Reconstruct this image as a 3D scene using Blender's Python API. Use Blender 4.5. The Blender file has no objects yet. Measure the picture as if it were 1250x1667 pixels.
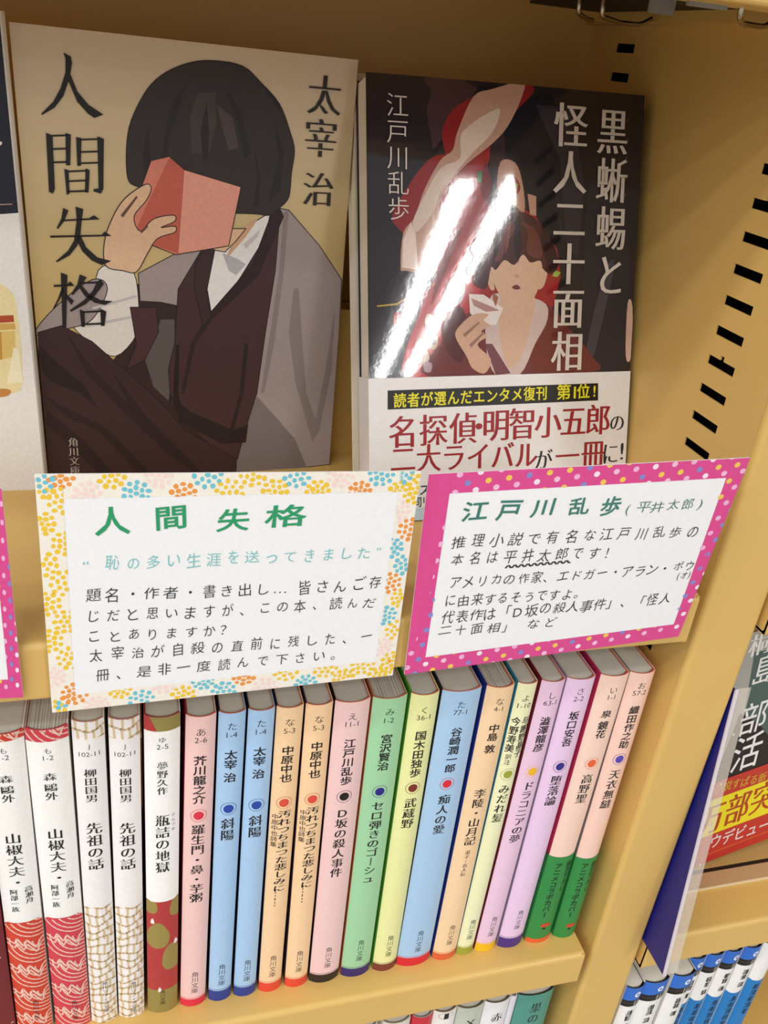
import bpy, math, random
from mathutils import Vector, Matrix
from mathutils.geometry import tessellate_polygon

# ---------------------------------------------------------------- measured data (millimetres)
POSE1 = [61.26,85.71,1.02,5.6,-0.2]
SIZE1 = [106.9,148.4]
POSE2 = [173.0,46.94,16.57,2.87,0.82]
SIZE2 = [105.97,151.13]
POSER = [342.84,19.9,-1.29,5.08,9.45]
H = 189.14
CARD1 = [[68.47,-14.0,242.0],[166.35,-17.0,241.63],[167.01,-13.5,168.9],[66.63,-13.3,166.4]]
CARD2 = [[169.51,-15.0,239.64],[267.19,-21.0,245.28],[267.78,-14.0,174.83],[170.94,-13.3,168.55]]
CARD3 = [[21.08,-14.0,238.13],[60.65,-14.0,238.4],[59.59,-13.3,172.86],[10.77,-13.3,175.68]]
CAM_C = [93.4,-217.09,340.6]
CAM_R = [[0.96256,-0.253232,0.096709],[-0.037035,-0.476277,-0.878515],[0.268528,0.842041,-0.467824]]
CAM_F = 1409.42
ART1 = [["#33201f",0,0.5,[[31.6,71.9],[49.34,86.7],[57.69,87.95],[79.43,83.26],[78.51,42.46],[73.24,7.52],[55.53,9.14],[37.69,30.55],[23.34,45.97],[32.47,55.82]]],["#e9e2da",1,1,[[20.91,77.92],[26.92,80.06],[32.4,77.3],[33.62,65.57],[32.47,55.82],[25.1,48.17],[17.55,52.7],[11.55,59.2],[12.29,64.47],[18.38,67.62]]],["#a39694",1,1,[[-0.76,56.11],[6.52,65.49],[18.78,74.84],[23.56,71.82],[18.03,61.3],[9.91,58.15]]],["#a39694",0,1,[[33.8,77.12],[49.33,85.67],[58.75,86.95],[49.13,65.61],[41.13,67.31],[34.1,67.7]]],["#a39694",0,1,[[81.0,100.42],[85.42,99.79],[97.33,87.99],[106.6,76.06],[107.21,51.58],[107.15,31.76],[106.97,1.05],[68.53,-1.44],[68.89,6.49],[72.46,20.47],[75.25,32.84],[78.06,56.59],[79.5,81.11]]],["#7d7271",0,2,[[75.99,31.58],[84.01,22.48],[91.86,13.01],[97.64,0.03],[68.53,-1.44],[68.89,6.49],[72.46,20.47]]],["#8c807e",0,2,[[88.5,72.48],[90.35,72.5],[95.36,32.16],[101.81,16.44],[99.06,11.29],[90.68,37.28],[87.38,56.52]]],["#8c807e",0,2,[[104.72,65.77],[105.18,41.85],[101.81,16.44],[99.61,19.18],[102.69,41.91]]],["#3b2426",0,2,[[0.47,56.94],[8.02,59.22],[17.6,53.57],[27.41,43.63],[40.32,30.45],[48.65,19.13],[68.4,6.52],[68.54,-1.71],[-0.59,-0.16],[-0.48,35.39]]],["#442a2c",0,3,[[47.09,72.06],[56.64,87.92],[66.19,88.19],[82.33,100.07],[81.38,78.99],[78.52,56.59],[75.96,32.81],[72.46,20.47],[68.9,5.7],[55.53,15.0],[43.85,30.32],[43.21,43.27],[45.52,52.35]]],["#4a2c2f",0,3,[[30.75,65.56],[39.42,65.59],[40.06,56.86],[35.12,46.87],[28.44,43.16],[32.35,52.51]]],["#5f5554",0,2,[[35.12,46.87],[41.0,61.25],[45.66,61.24],[45.38,43.22],[42.98,31.07],[37.84,36.45]]],["#26171a",0,4,[[0.14,52.91],[3.71,48.55],[14.62,37.17],[18.32,28.95],[12.44,34.95],[2.65,39.77],[0.62,44.25]]],["#26171a",0,4,[[43.03,33.92],[50.98,26.41],[67.26,18.19],[72.94,20.45],[72.15,12.8],[62.58,12.83],[48.67,21.6]]],["#2a191b",0,4,[[23.24,43.73],[35.33,24.66],[55.52,0.82],[52.68,0.5],[32.19,22.39]]],["#2a191b",0,4,[[1.02,28.97],[13.39,16.11],[23.45,1.06],[19.03,0.88],[9.03,13.94],[0.63,23.89]]],["#2a191b",0,4,[[-0.48,35.39],[7.74,25.9],[17.89,20.68],[32.39,1.18],[36.92,0.85],[20.07,21.77],[7.97,29.37]]],["#eceae8",0,4,[[58.96,85.92],[78.88,98.91],[77.41,90.6],[68.99,76.62],[58.85,61.88],[57.08,72.16]]],["#b9b6ba",0,5,[[62.38,84.55],[67.13,82.98],[70.66,80.94],[67.23,77.02],[64.59,78.69]]],["#2c1a1d",0,4,[[82.33,100.07],[83.74,97.66],[75.18,76.71],[58.85,61.21],[52.92,52.26],[48.8,33.73],[47.46,33.77],[51.17,52.28],[57.75,63.44],[72.85,80.98],[78.91,97.89]]],["#3b2426",0,4,[[56.85,88.54],[59.81,86.15],[57.08,72.16],[58.41,62.11],[55.57,58.99],[52.59,72.11],[53.05,80.58]]],["#e3bd9b",0,5,[[53.52,92.5],[70.39,93.07],[67.03,88.84],[63.23,84.99],[59.81,85.53],[53.92,88.46]]],["#d3a988",0,4,[[65.76,88.18],[71.21,95.15],[74.62,96.5],[70.45,90.39],[63.26,82.05]]],["#322a2a",1,6,[[31.55,107.49],[31.53,116.7],[33.34,124.88],[38.49,134.03],[44.22,139.17],[51.82,142.59],[59.49,143.8],[68.31,143.04],[74.42,138.79],[80.78,132.94],[84.7,124.81],[86.47,119.17],[85.73,111.89],[85.21,104.26],[82.09,100.47],[78.48,97.87],[73.5,98.09],[55.6,98.58],[39.59,104.11],[34.16,105.18]]],["#241e20",0,7,[[42.14,112.73],[43.5,122.01],[46.35,131.17],[49.85,135.84],[47.85,128.62],[45.01,120.29],[44.08,111.91]]],["#241e20",0,7,[[69.49,115.26],[66.38,128.19],[62.28,136.88],[67.96,130.13],[71.52,117.3]]],["#241e20",0,7,[[77.91,101.91],[80.83,115.93],[79.55,127.28],[82.88,117.99],[82.08,106.13]]],["#453a3a",0,7,[[52.02,116.12],[51.31,127.08],[54.08,134.43],[59.54,134.88],[59.99,125.89],[57.62,116.46]]],["#241e20",0,7,[[36.9,105.88],[36.41,115.17],[38.18,123.45],[39.1,115.33],[38.46,105.96]]],["#241e20",0,7,[[55.61,114.07],[54.83,122.78],[56.8,131.99],[57.61,122.97],[57.22,114.17]]],["#241e20",0,7,[[72.79,100.49],[73.82,109.68],[72.72,119.28],[75.09,109.75],[74.5,100.56]]],["#241e20",0,7,[[84.28,124.78],[80.13,133.81],[73.4,139.24],[81.52,130.22]]],["#4d4140",0,7,[[59.95,131.33],[65.17,128.1],[67.35,118.94],[64.1,117.8],[62.0,124.19]]],["#1f1416",0,4,[[45.96,52.34],[47.25,51.88],[46.57,33.8],[48.67,21.6],[46.87,22.18],[44.8,33.86]]],["#2a191b",0,4,[[9.76,56.02],[17.06,43.87],[33.15,24.76],[48.51,5.98],[47.11,5.04],[28.8,24.95],[14.94,42.58]]],["#2a191b",0,4,[[72.21,52.02],[70.77,32.99],[67.26,18.19],[65.83,18.77],[69.36,33.03],[70.82,52.5]]],["#c9c3c4",0,2,[[18.27,65.53],[32.95,69.81],[33.12,68.97],[18.42,64.69]]],["#c9c3c4",0,2,[[15.94,59.61],[33.13,63.0],[33.1,62.13],[16.28,58.54]]],["#cfc8ca",0,5,[[69.64,87.66],[75.58,93.24],[74.78,90.73],[70.54,86.22]]],["#8c807e",0,2,[[83.68,99.1],[85.42,99.79],[84.54,79.04],[81.94,51.9],[78.82,32.72],[77.39,32.76],[80.37,56.57],[82.73,79.01]]],["#e7a08c",0,8,[[33.7,91.84],[32.27,95.7],[39.04,113.11],[44.91,114.76],[49.6,111.09],[68.41,106.66],[64.49,87.1],[46.42,83.75],[37.14,87.17]]],["#c4604f",0,9,[[44.91,114.57],[49.59,110.9],[47.25,83.98],[37.14,87.17],[33.7,91.84],[36.73,100.14]]],["#d98370",0,10,[[39.04,113.11],[44.91,114.76],[37.51,100.17],[33.7,91.84],[32.27,95.7]]],["#e3bd9b",1,11,[[23.35,79.59],[23.35,87.57],[26.44,95.48],[30.54,101.4],[36.9,105.88],[38.82,104.83],[37.14,100.93],[33.05,95.73],[34.87,91.09],[39.35,95.19],[45.8,96.61],[46.17,94.65],[41.69,92.5],[46.15,93.06],[46.12,91.05],[40.4,88.87],[37.04,83.94],[33.22,77.73],[28.82,78.06]]],["#6b4a3c",0,12,[[28.78,95.96],[34.06,102.32],[34.43,101.77],[29.52,95.21]]],["#6b4a3c",0,12,[[34.87,91.09],[37.31,93.15],[37.49,92.56],[35.24,90.31]]]]
ART2 = [["#2a2226",0,1,[[0.13,152.13],[106.19,150.73],[107.36,52.31],[0.53,51.95]]],["#4a3438",1,2,[[20.67,150.67],[31.29,151.45],[40.39,147.87],[32.51,143.09],[31.01,136.6],[27.01,130.52],[23.88,128.41],[22.51,134.17],[21.15,140.83],[22.88,146.67]]],["#1f1b20",0,3,[[40.35,149.8],[53.29,150.71],[38.14,145.78],[29.23,133.57],[23.67,125.46],[9.3,124.39],[22.54,127.36],[29.22,134.55]]],["#96272b",1,4,[[27.41,136.39],[32.51,143.09],[44.96,148.96],[56.54,152.11],[61.11,150.08],[57.23,145.08],[48.11,133.62],[40.8,125.86],[31.65,120.86],[27.47,129.57]]],["#96272b",1,4,[[26.59,127.17],[20.32,123.73],[13.66,115.19],[8.77,106.72],[10.97,102.79],[15.43,100.27],[22.65,105.5],[30.54,117.82],[36.18,125.65]]],["#a3292c",0,4,[[47.64,133.59],[44.53,126.04],[42.86,116.28],[45.84,109.22],[51.13,107.93],[57.82,110.62],[66.56,106.69],[71.84,99.38],[74.11,87.52],[71.5,76.53],[46.66,72.26],[34.72,63.7],[32.46,52.17],[12.88,52.47],[14.97,63.57],[20.47,80.82],[25.52,87.52],[22.72,93.28],[26.26,111.65],[32.79,120.91],[43.08,128.37]]],["#c23a3e",1,5,[[43.71,97.77],[38.89,101.82],[32.0,91.33],[22.78,80.83],[18.19,72.44],[13.58,61.89],[13.34,52.89],[26.72,52.32],[32.33,63.74],[41.64,80.87]]],["#b8322f",1,5,[[9.06,73.95],[11.33,74.57],[13.6,70.36],[12.22,66.79],[9.49,69.35]]],["#caa08c",1,6,[[38.14,146.17],[44.96,148.96],[56.54,152.11],[56.22,146.99],[51.3,137.58],[45.35,131.48],[37.56,125.71],[32.11,120.88],[26.7,113.68],[25.4,103.55],[22.72,93.28],[20.45,87.47],[14.53,87.01],[11.82,89.04],[12.75,101.22],[16.78,106.35],[20.35,115.44],[26.15,125.18],[30.65,128.74],[32.39,134.72]]],["#e6d0c2",1,7,[[46.95,142.84],[47.5,139.33],[44.36,134.01],[38.44,128.54],[32.09,121.88],[26.68,115.68],[23.77,108.56],[17.69,101.74],[16.33,105.33],[20.36,113.45],[26.17,122.61],[33.41,126.31],[34.21,134.83]]],["#f0d9ce",0,7,[[15.44,104.9],[17.23,101.33],[18.16,89.1],[12.27,89.86],[12.74,99.21]]],["#2c2024",1,7,[[10.92,88.62],[20.45,86.65],[15.43,80.81],[9.07,77.28],[2.8,77.08],[5.06,81.82]]],["#c9a34a",0,8,[[2.8,77.08],[10.21,77.9],[16.34,81.23],[16.57,80.82],[10.43,77.28],[3.24,76.67]]],["#1c1a22",1,5,[[47.67,132.6],[56.76,145.05],[68.64,147.81],[77.06,123.82],[70.03,113.11],[75.86,94.06],[62.78,108.69],[57.57,118.88],[50.17,126.71],[45.64,118.42],[43.2,122.36]]],["#c79a84",1,6,[[48.77,125.83],[54.48,125.69],[57.57,118.88],[58.59,109.61],[54.41,111.55],[48.06,116.06]]],["#96272b",1,7,[[49.85,120.62],[54.13,121.2],[56.64,117.82],[54.8,114.66],[50.94,115.35],[48.5,117.71]]],["#c79a84",0,6,[[59.61,115.66],[63.05,114.96],[63.29,108.28],[60.82,108.63]]],["#2b272f",1,5,[[84.83,119.95],[97.58,122.58],[102.21,98.88],[104.73,71.89],[101.78,53.39],[88.27,52.78],[82.46,62.99],[83.67,91.99]]],["#47444e",1,6,[[92.92,89.89],[96.76,92.15],[93.67,76.49],[89.32,58.3],[86.42,62.93]]],["#dcb7a5",1,6,[[103.28,77.6],[105.53,76.46],[106.17,57.98],[103.69,58.02]]],["#3a2a30",1,5,[[45.2,138.41],[47.89,142.51],[50.59,128.74],[47.2,112.35],[44.7,118.38]]],["#36303a",0,6,[[61.51,145.35],[76.13,144.28],[82.29,119.85],[80.98,94.14],[75.68,98.38],[71.91,127.73]]],["#7a2326",0,6,[[40.94,118.23],[43.12,126.37],[45.64,118.42],[43.92,110.19]]],["#7a2326",0,6,[[26.42,91.26],[31.88,101.66],[34.65,103.37],[28.75,89.22],[22.8,76.63]]],["#743532",1,8,[[26.63,63.82],[32.22,72.35],[46.57,76.58],[66.33,78.74],[79.63,67.55],[88.52,58.32],[87.77,52.1],[22.93,51.99]]],["#5a2a2a",1,9,[[27.52,70.24],[34.06,77.03],[37.54,68.0],[34.81,57.16],[29.02,61.63]]],["#d8c0b8",1,10,[[46.47,80.88],[66.33,78.74],[69.12,72.11],[64.35,63.26],[58.37,52.16],[48.59,52.19],[44.4,63.56]]],["#ddb69a",1,11,[[50.37,80.89],[63.24,80.92],[62.1,69.95],[59.86,61.1],[54.52,54.5],[50.31,63.47]]],["#7d4a50",0,12,[[43.92,63.57],[46.86,63.52],[54.57,52.71],[48.59,52.19]]],["#ddb69a",1,13,[[45.14,97.8],[46.33,87.28],[49.39,80.89],[55.18,75.69],[59.38,76.56],[64.23,81.36],[65.94,89.61],[66.62,98.2],[55.64,102.21]]],["#ddb69a",1,12,[[43.4,89.37],[45.31,89.81],[47.39,83.03],[45.46,83.02]]],["#ddb69a",1,12,[[65.44,89.6],[68.45,89.64],[67.15,83.98],[64.67,83.1]]],["#4a2627",1,14,[[39.58,89.33],[40.38,97.71],[43.58,104.0],[50.64,108.33],[57.86,109.38],[65.36,105.39],[69.62,98.26],[70.51,88.57],[66.94,89.62],[65.32,92.83],[61.36,92.13],[58.31,94.86],[54.99,91.2],[51.04,92.85],[47.73,89.42],[45.78,90.24],[44.01,83.01],[39.18,84.68]]],["#6b3a37",1,15,[[46.19,93.62],[47.46,100.98],[52.15,105.88],[55.11,103.87],[51.39,97.92],[49.59,92.62]]],["#6b3a37",1,15,[[59.76,95.95],[60.04,102.31],[56.99,106.01],[62.96,103.43],[66.2,96.06],[64.3,93.46]]],["#33191c",1,15,[[38.19,87.21],[36.26,89.29],[39.03,93.52],[37.56,96.83],[41.72,101.89],[43.71,97.77],[41.48,89.35]]],["#33191c",1,15,[[70.51,88.57],[72.91,91.85],[70.63,98.28],[66.9,104.16],[65.59,99.25],[68.37,91.8]]],["#33191c",0,15,[[54.99,108.04],[56.93,108.1],[57.76,96.98],[56.43,92.07],[54.79,97.98]]],["#33191c",0,15,[[48.78,106.21],[50.25,105.0],[48.55,95.76],[46.24,91.51],[47.04,98.67]]],["#8a4a44",0,16,[[51.72,103.79],[53.14,105.08],[52.36,97.94],[51.01,94.12]]],["#a5654f",0,14,[[46.45,81.74],[48.92,80.03],[48.03,76.58],[47.0,78.73]]],["#7a3434",1,14,[[54.22,83.48],[56.17,84.36],[57.69,83.07],[55.72,82.63]]],["#c79a84",1,14,[[55.56,88.22],[57.06,87.37],[55.6,86.72]]],["#f0e4de",0,12,[[37.33,81.07],[43.09,80.87],[50.98,76.14],[48.18,70.07],[41.84,70.56],[37.92,74.46]]],["#b98c86",0,13,[[38.31,79.59],[46.57,76.58],[49.53,75.28],[44.17,74.86],[39.31,77.02]]],["#d8ad92",1,14,[[32.3,66.33],[34.15,70.19],[39.36,74.02],[45.16,74.0],[43.26,71.84],[45.73,70.09],[42.37,67.95],[44.84,66.18],[41.0,63.17],[46.48,58.02],[44.13,52.97],[39.2,54.87],[36.71,59.31]]],["#a07864",0,15,[[35.15,66.95],[41.34,71.43],[41.83,70.99],[36.12,66.07]]],["#a07864",0,15,[[37.61,63.23],[43.34,67.94],[43.84,67.5],[38.59,62.34]]],["#cfd8dc",1,9,[[32.04,87.58],[34.87,87.18],[35.88,82.98],[34.52,78.31],[31.23,76.61],[28.85,79.16],[28.81,83.78]]],["#f3efec",1,10,[[32.53,85.91],[34.91,84.66],[33.08,80.01],[30.73,78.73]]],["#e8cfc0",1,9,[[21.42,74.11],[23.75,73.67],[24.23,71.12],[22.38,69.01],[20.74,70.73]]],["#c9b8a0",1,9,[[23.32,66.87],[25.67,66.41],[25.22,62.55],[23.35,61.72],[22.4,64.32]]],["#4a3a3a",1,10,[[23.56,65.37],[24.97,65.14],[24.51,63.64],[23.34,63.87]]],["#c9b8a0",1,9,[[18.21,62.67],[21.47,61.76],[22.43,58.29],[19.62,56.62],[17.05,58.4]]],["#b5363a",1,10,[[18.68,60.09],[20.55,60.05],[20.08,57.91],[18.22,58.38]]],["#b99aa8",1,10,[[20.55,57.47],[23.37,56.97],[22.92,53.95],[20.56,54.44]]],["#a5c050",0,9,[[53.73,118.32],[55.64,118.81],[55.23,116.33],[53.31,116.26]]],["#a5c050",0,9,[[71.48,89.67],[74.05,88.82],[72.6,87.07],[70.55,87.49]]],["#3f8a4a",0,9,[[39.94,122.22],[41.8,122.3],[41.4,118.65],[40.0,118.6]]],["#b9b060",0,9,[[29.4,117.38],[31.23,117.05],[30.82,113.42],[28.97,114.16]]],["#dcd0cc",1,9,[[47.2,112.35],[50.05,112.85],[50.61,109.57],[47.75,109.07]]]]
ART0 = [["#1b2030",0,1,[[96.17,151.09],[107.74,149.73],[106.75,96.53],[91.14,94.61]]],["#c9a08c",0,2,[[91.52,97.88],[103.8,99.02],[103.78,98.74],[91.49,97.61]]],["#e8e4dc",0,2,[[101.16,117.32],[102.76,116.42],[102.35,115.71],[100.95,115.27]]],["#f2e4b0",1,2,[[90.33,72.33],[100.16,72.64],[102.16,62.64],[101.33,41.45],[97.82,37.04],[86.31,37.04]]],["#d9b060",0,3,[[94.56,61.04],[100.92,61.38],[101.1,59.33],[94.32,58.78]]],["#b5502e",0,4,[[94.84,63.69],[100.8,64.04],[100.77,61.79],[94.58,61.24]]],["#c79b45",0,4,[[95.03,58.38],[96.52,58.41],[95.93,48.97],[94.4,48.74]]],["#e6c777",0,3,[[96.52,58.41],[100.68,58.91],[100.22,50.08],[95.93,48.97]]],["#fbf3d2",0,5,[[99.74,53.04],[101.26,53.06],[101.68,41.01],[96.62,40.56]]],["#c98a4a",1,5,[[92.56,38.36],[96.42,38.58],[97.47,37.48],[95.77,35.93],[92.3,35.93]]]]
TEXT1 = [["人間失格",16.14,132.53,14.44,67.6,16.3,"mincho","#1b1718"],["太宰",95.97,136.91,95.53,123.62,11.94,"mincho","#2a2220"],["治",95.68,107.18,95.68,107.18,11.59,"mincho","#2a2220"],["角川文庫",8.99,16.6,8.91,5.37,3.55,"mincho","#b8aaa0"]]
TEXT2 = [["江戸川乱歩",10.67,141.68,10.99,109.17,8.2,"light","#e9ddd6"],["黒蜥蜴と",93.04,138.12,94.87,88.14,13.27,"minchob","#e6dcd2"],["怪人二十面相",75.87,139.2,77.86,60.34,13.82,"minchob","#e6dcd2"]]
OBI2 = [[0.31,52.17],[106.8,52.33],[107.48,-2.89],[0.21,-0.02]]
OBI2_BOX = [[6.64,47.91],[91.74,48.03],[92.09,41.45],[6.6,41.19]]
OBI2_BLUE = [[8.73,4.6],[20.74,4.61],[20.75,-0.05],[8.71,-0.01]]
OBI2_TEXT = [["読者が選んだエンタメ復刊",11.23,44.28,67.56,45.07,4.88,5.45,"gothic","#f2e92c",0],["第",76.95,45.23,76.95,45.23,6.33,6.26,"gothic","#f2e92c",0],["1",81.71,45.07,81.71,45.07,6.38,6.29,"gothic","#f2e92c",0],["位!",85.44,45.19,90.27,45.27,5.89,5.84,"gothic","#f2e92c",0],["名探偵",12.37,33.03,35.87,33.3,11.25,12.41,"minchob","#a3262b",0],["・",42.03,33.7,42.03,33.7,10.93,11.4,"minchob","#a3262b",0],["明智小五郎",49.02,33.85,92.49,34.08,11.58,12.84,"minchob","#a3262b",0],["の",101.1,32.52,101.1,32.52,7.23,7.72,"mincho","#2c2626",0],["二大ライバル",12.35,23.21,61.87,22.06,9.91,11.24,"minchob","#a3262b",0],["が",69.27,19.76,69.27,19.76,7.93,8.58,"mincho","#2c2626",0],["一冊",79.61,20.61,90.99,20.95,10.76,11.53,"minchob","#a3262b",0],["に!",98.74,20.52,104.0,21.46,7.81,9.78,"mincho","#2c2626",0],["ス",20.72,11.32,20.72,11.32,4.36,4.6,"gothic","#2c3a44",0],["司",18.07,6.9,18.07,6.9,3.38,4.16,"gothic","#33444e",0],["リ",21.22,6.9,21.22,6.9,3.4,4.17,"gothic","#33444e",0]]
C1_IN = [[0.0641,0.9086],[0.9439,0.9145],[0.9399,0.09],[0.0617,0.0748]]
C1_TEXT = [["人",0.1826,0.8196,0.1826,0.8196,0.1007,0.1205,"marker","#2f9c68",1],["間",0.3346,0.8228,0.3346,0.8228,0.1009,0.1137,"marker","#2f9c68",1],["失",0.4887,0.8111,0.4887,0.8111,0.0915,0.112,"marker","#2f9c68",1],["格",0.6326,0.8177,0.6326,0.8177,0.1179,0.1145,"marker","#2f9c68",1],["“恥の多い生涯を送ってきました”",0.1229,0.6504,0.9172,0.646,0.0416,0.0655,"hand","#7cc4c4",1],["題名・作者・書き出し…",0.1254,0.5215,0.6327,0.5015,0.0422,0.0655,"hand","#2b2a30",1],["皆さんご存",0.6965,0.4922,0.9098,0.5004,0.0428,0.0699,"hand","#2b2a30",1],["じだと思いますが、この本、読んだ",0.1227,0.4258,0.8982,0.4048,0.0396,0.0647,"hand","#2b2a30",1],["ことありますか？",0.1235,0.338,0.4842,0.3212,0.0384,0.0609,"hand","#2b2a30",1],["太宰治が自殺の直前に残した、一",0.126,0.2532,0.8992,0.2286,0.0405,0.0653,"hand","#2b2a30",1],["冊、是非一度読んで下さい。",0.14,0.1614,0.8134,0.1448,0.0411,0.0672,"hand","#2b2a30",1]]
C2_IN = [[0.0689,0.9099],[0.9429,0.9051],[0.9621,0.0864],[0.0639,0.0833]]
C2_TEXT = [["江戸川乱歩",0.1554,0.82,0.5876,0.8052,0.0795,0.1044,"marker","#3f7d70",1],["(平井太郎)",0.6447,0.781,0.8916,0.7861,0.0498,0.0626,"hand","#4f7a6f",1],["推理小説で有名な江戸川乱歩の",0.1207,0.6808,0.8984,0.6376,0.0463,0.0722,"hand","#2b2a30",1],["本名は平井太郎です！",0.1219,0.5904,0.6295,0.5618,0.045,0.0711,"hand","#2b2a30",1],["アメリカの作家、エドガー・アラン・",0.1254,0.4752,0.8455,0.4361,0.0439,0.0671,"hand","#2b2a30",1],["ポウ",0.8928,0.4426,0.9328,0.4434,0.0393,0.0612,"hand","#2b2a30",1],["(オ)",0.9058,0.3881,0.9454,0.3923,0.0281,0.0514,"hand","#2b2a30",1],["に由来するそうですよ。",0.1186,0.3807,0.562,0.3483,0.0446,0.0689,"hand","#2b2a30",1],["代表作は「D坂の殺人事件」、「怪人",0.1187,0.2957,0.8863,0.2588,0.0473,0.0739,"hand","#2b2a30",1],["二十面相」",0.1174,0.2226,0.337,0.1964,0.0457,0.0686,"hand","#2b2a30",1],["など",0.4214,0.2042,0.4827,0.1992,0.0443,0.065,"hand","#2b2a30",1]]
C2_WAVE = [[0.2839,0.5304],[0.4978,0.5283]]
RB_OBI = [[15.85,61.16],[35.81,63.25],[50.25,-0.73],[12.78,0.78]]
RB_ART = [["#4e6660",0,1,[[12.33,137.58],[35.5,133.63],[54.35,58.69],[16.81,66.5],[15.2,90.86]]],["#251f20",0,2,[[12.18,102.57],[20.71,95.49],[26.81,88.49],[32.73,79.86],[54.35,58.69],[55.53,53.98],[4.26,51.25]]]]
RB_YEL = [[12.23,51.86],[39.72,45.92],[44.53,24.63],[9.79,19.8]]
RB_TEXT = [["桐",14.51,141.46,14.51,141.46,11.77,13.53,"mincho","#efeeea",0],["島",20.75,125.79,20.75,125.79,14.24,18.79,"gothicl","#efeeea",0],["部",20.71,96.99,20.71,96.99,15.54,21.33,"gothicl","#f4f2ee",0],["活",21.78,74.88,21.78,74.88,16.79,25.39,"gothicl","#f4f2ee",0],["小説すばる新人賞",9.34,56.55,44.92,50.92,5.12,7.32,"gothic","#d9a23a",0],["万部突破",9.93,34.69,53.07,37.77,14.32,24.32,"minchob","#b5431c",0],["ウデビュー作",15.49,15.58,51.61,12.94,7.02,11.3,"gothic","#f3d9da",0]]
TITLE1 = [[[14.37,141.89],[16.38,140.98],[16.6,139.19],[15.91,136.35],[17.64,131.67],[20.68,128.22],[24.9,125.8],[22.21,124.6],[20.37,125.71],[17.46,128.8],[15.27,134.29],[13.55,130.12],[10.78,126.64],[6.99,124.31],[6.85,124.71],[10.48,128.25],[12.85,132.08],[14.59,136.63],[14.83,140.21]],[[7.78,119.4],[9.61,118.86],[9.14,103.17],[8.51,101.72],[7.33,102.2]],[[9.45,118.93],[13.93,119.4],[13.9,118.89],[9.41,118.42]],[[9.16,115.12],[13.67,115.57],[13.64,115.05],[9.12,114.6]],[[8.87,111.25],[13.41,111.69],[13.37,111.08],[8.84,110.74]],[[13.44,119.79],[14.96,119.38],[14.2,110.44],[12.97,110.37]],[[22.81,119.4],[24.72,118.84],[23.79,103.87],[22.99,102.39],[20.67,103.0],[20.89,103.73],[22.35,103.98]],[[16.48,118.81],[18.03,118.57],[17.36,110.44],[16.3,110.38]],[[17.5,118.37],[23.31,118.92],[23.29,118.41],[17.47,117.86]],[[17.28,114.76],[23.12,115.3],[23.1,114.78],[17.24,114.25]],[[17.07,111.47],[22.95,111.98],[22.92,111.46],[17.04,110.95]],[[12.37,109.29],[13.58,109.01],[13.46,101.95],[12.55,101.55]],[[18.74,109.82],[19.95,109.36],[19.21,102.58],[18.13,102.53]],[[13.22,108.82],[19.07,109.4],[19.04,108.87],[13.18,108.29]],[[13.02,105.92],[18.9,106.48],[18.87,105.95],[12.98,105.39]],[[12.81,102.81],[18.72,103.36],[18.68,102.73],[12.78,102.28]],[[11.21,97.55],[12.76,96.8],[11.29,93.55],[9.23,90.91],[8.81,91.27],[10.45,94.25]],[[10.78,93.9],[18.94,94.66],[20.45,95.64],[22.21,94.41],[10.74,93.35]],[[6.67,88.81],[22.61,89.58],[23.59,90.65],[25.66,89.21],[6.62,88.16]],[[14.99,98.06],[17.29,97.43],[16.63,94.02],[15.86,88.9],[14.76,85.87],[12.18,82.69],[8.02,80.32],[7.87,80.79],[11.73,84.1],[13.86,87.44],[15.09,93.97]],[[15.32,88.89],[16.05,88.91],[17.48,85.38],[20.83,82.22],[25.28,81.16],[22.1,79.74],[18.91,81.22],[16.13,84.21],[14.7,87.75]],[[6.57,72.98],[10.82,73.33],[11.81,74.22],[13.01,72.77],[6.52,72.3]],[[9.06,77.08],[11.03,76.34],[9.46,58.68],[8.31,58.48]],[[9.09,72.23],[9.76,71.26],[7.85,67.81],[6.16,64.93],[5.82,65.32],[7.52,68.3]],[[10.06,70.29],[12.5,67.73],[11.66,66.34],[9.97,68.91]],[[14.92,76.59],[17.1,75.65],[14.65,72.1],[12.25,69.61],[11.81,70.1],[13.97,73.27]],[[14.95,74.06],[20.41,74.33],[21.4,75.13],[22.45,73.57],[19.4,69.57],[16.2,66.65],[11.32,64.03],[11.08,64.64],[15.61,67.85],[18.73,71.15],[19.99,73.64],[14.73,73.47]],[[15.27,73.09],[17.53,70.05],[21.03,68.08],[25.04,67.7],[22.38,66.38],[19.08,67.17],[16.17,69.35],[14.55,72.1]],[[14.21,64.94],[15.67,64.14],[15.55,58.85],[14.4,58.86]],[[15.11,64.24],[21.33,64.55],[21.3,63.94],[15.07,63.63]],[[20.88,65.16],[22.75,64.15],[21.92,59.13],[20.76,59.14]],[[15.05,60.08],[21.4,60.27],[21.37,59.65],[15.01,59.47]]]
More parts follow.
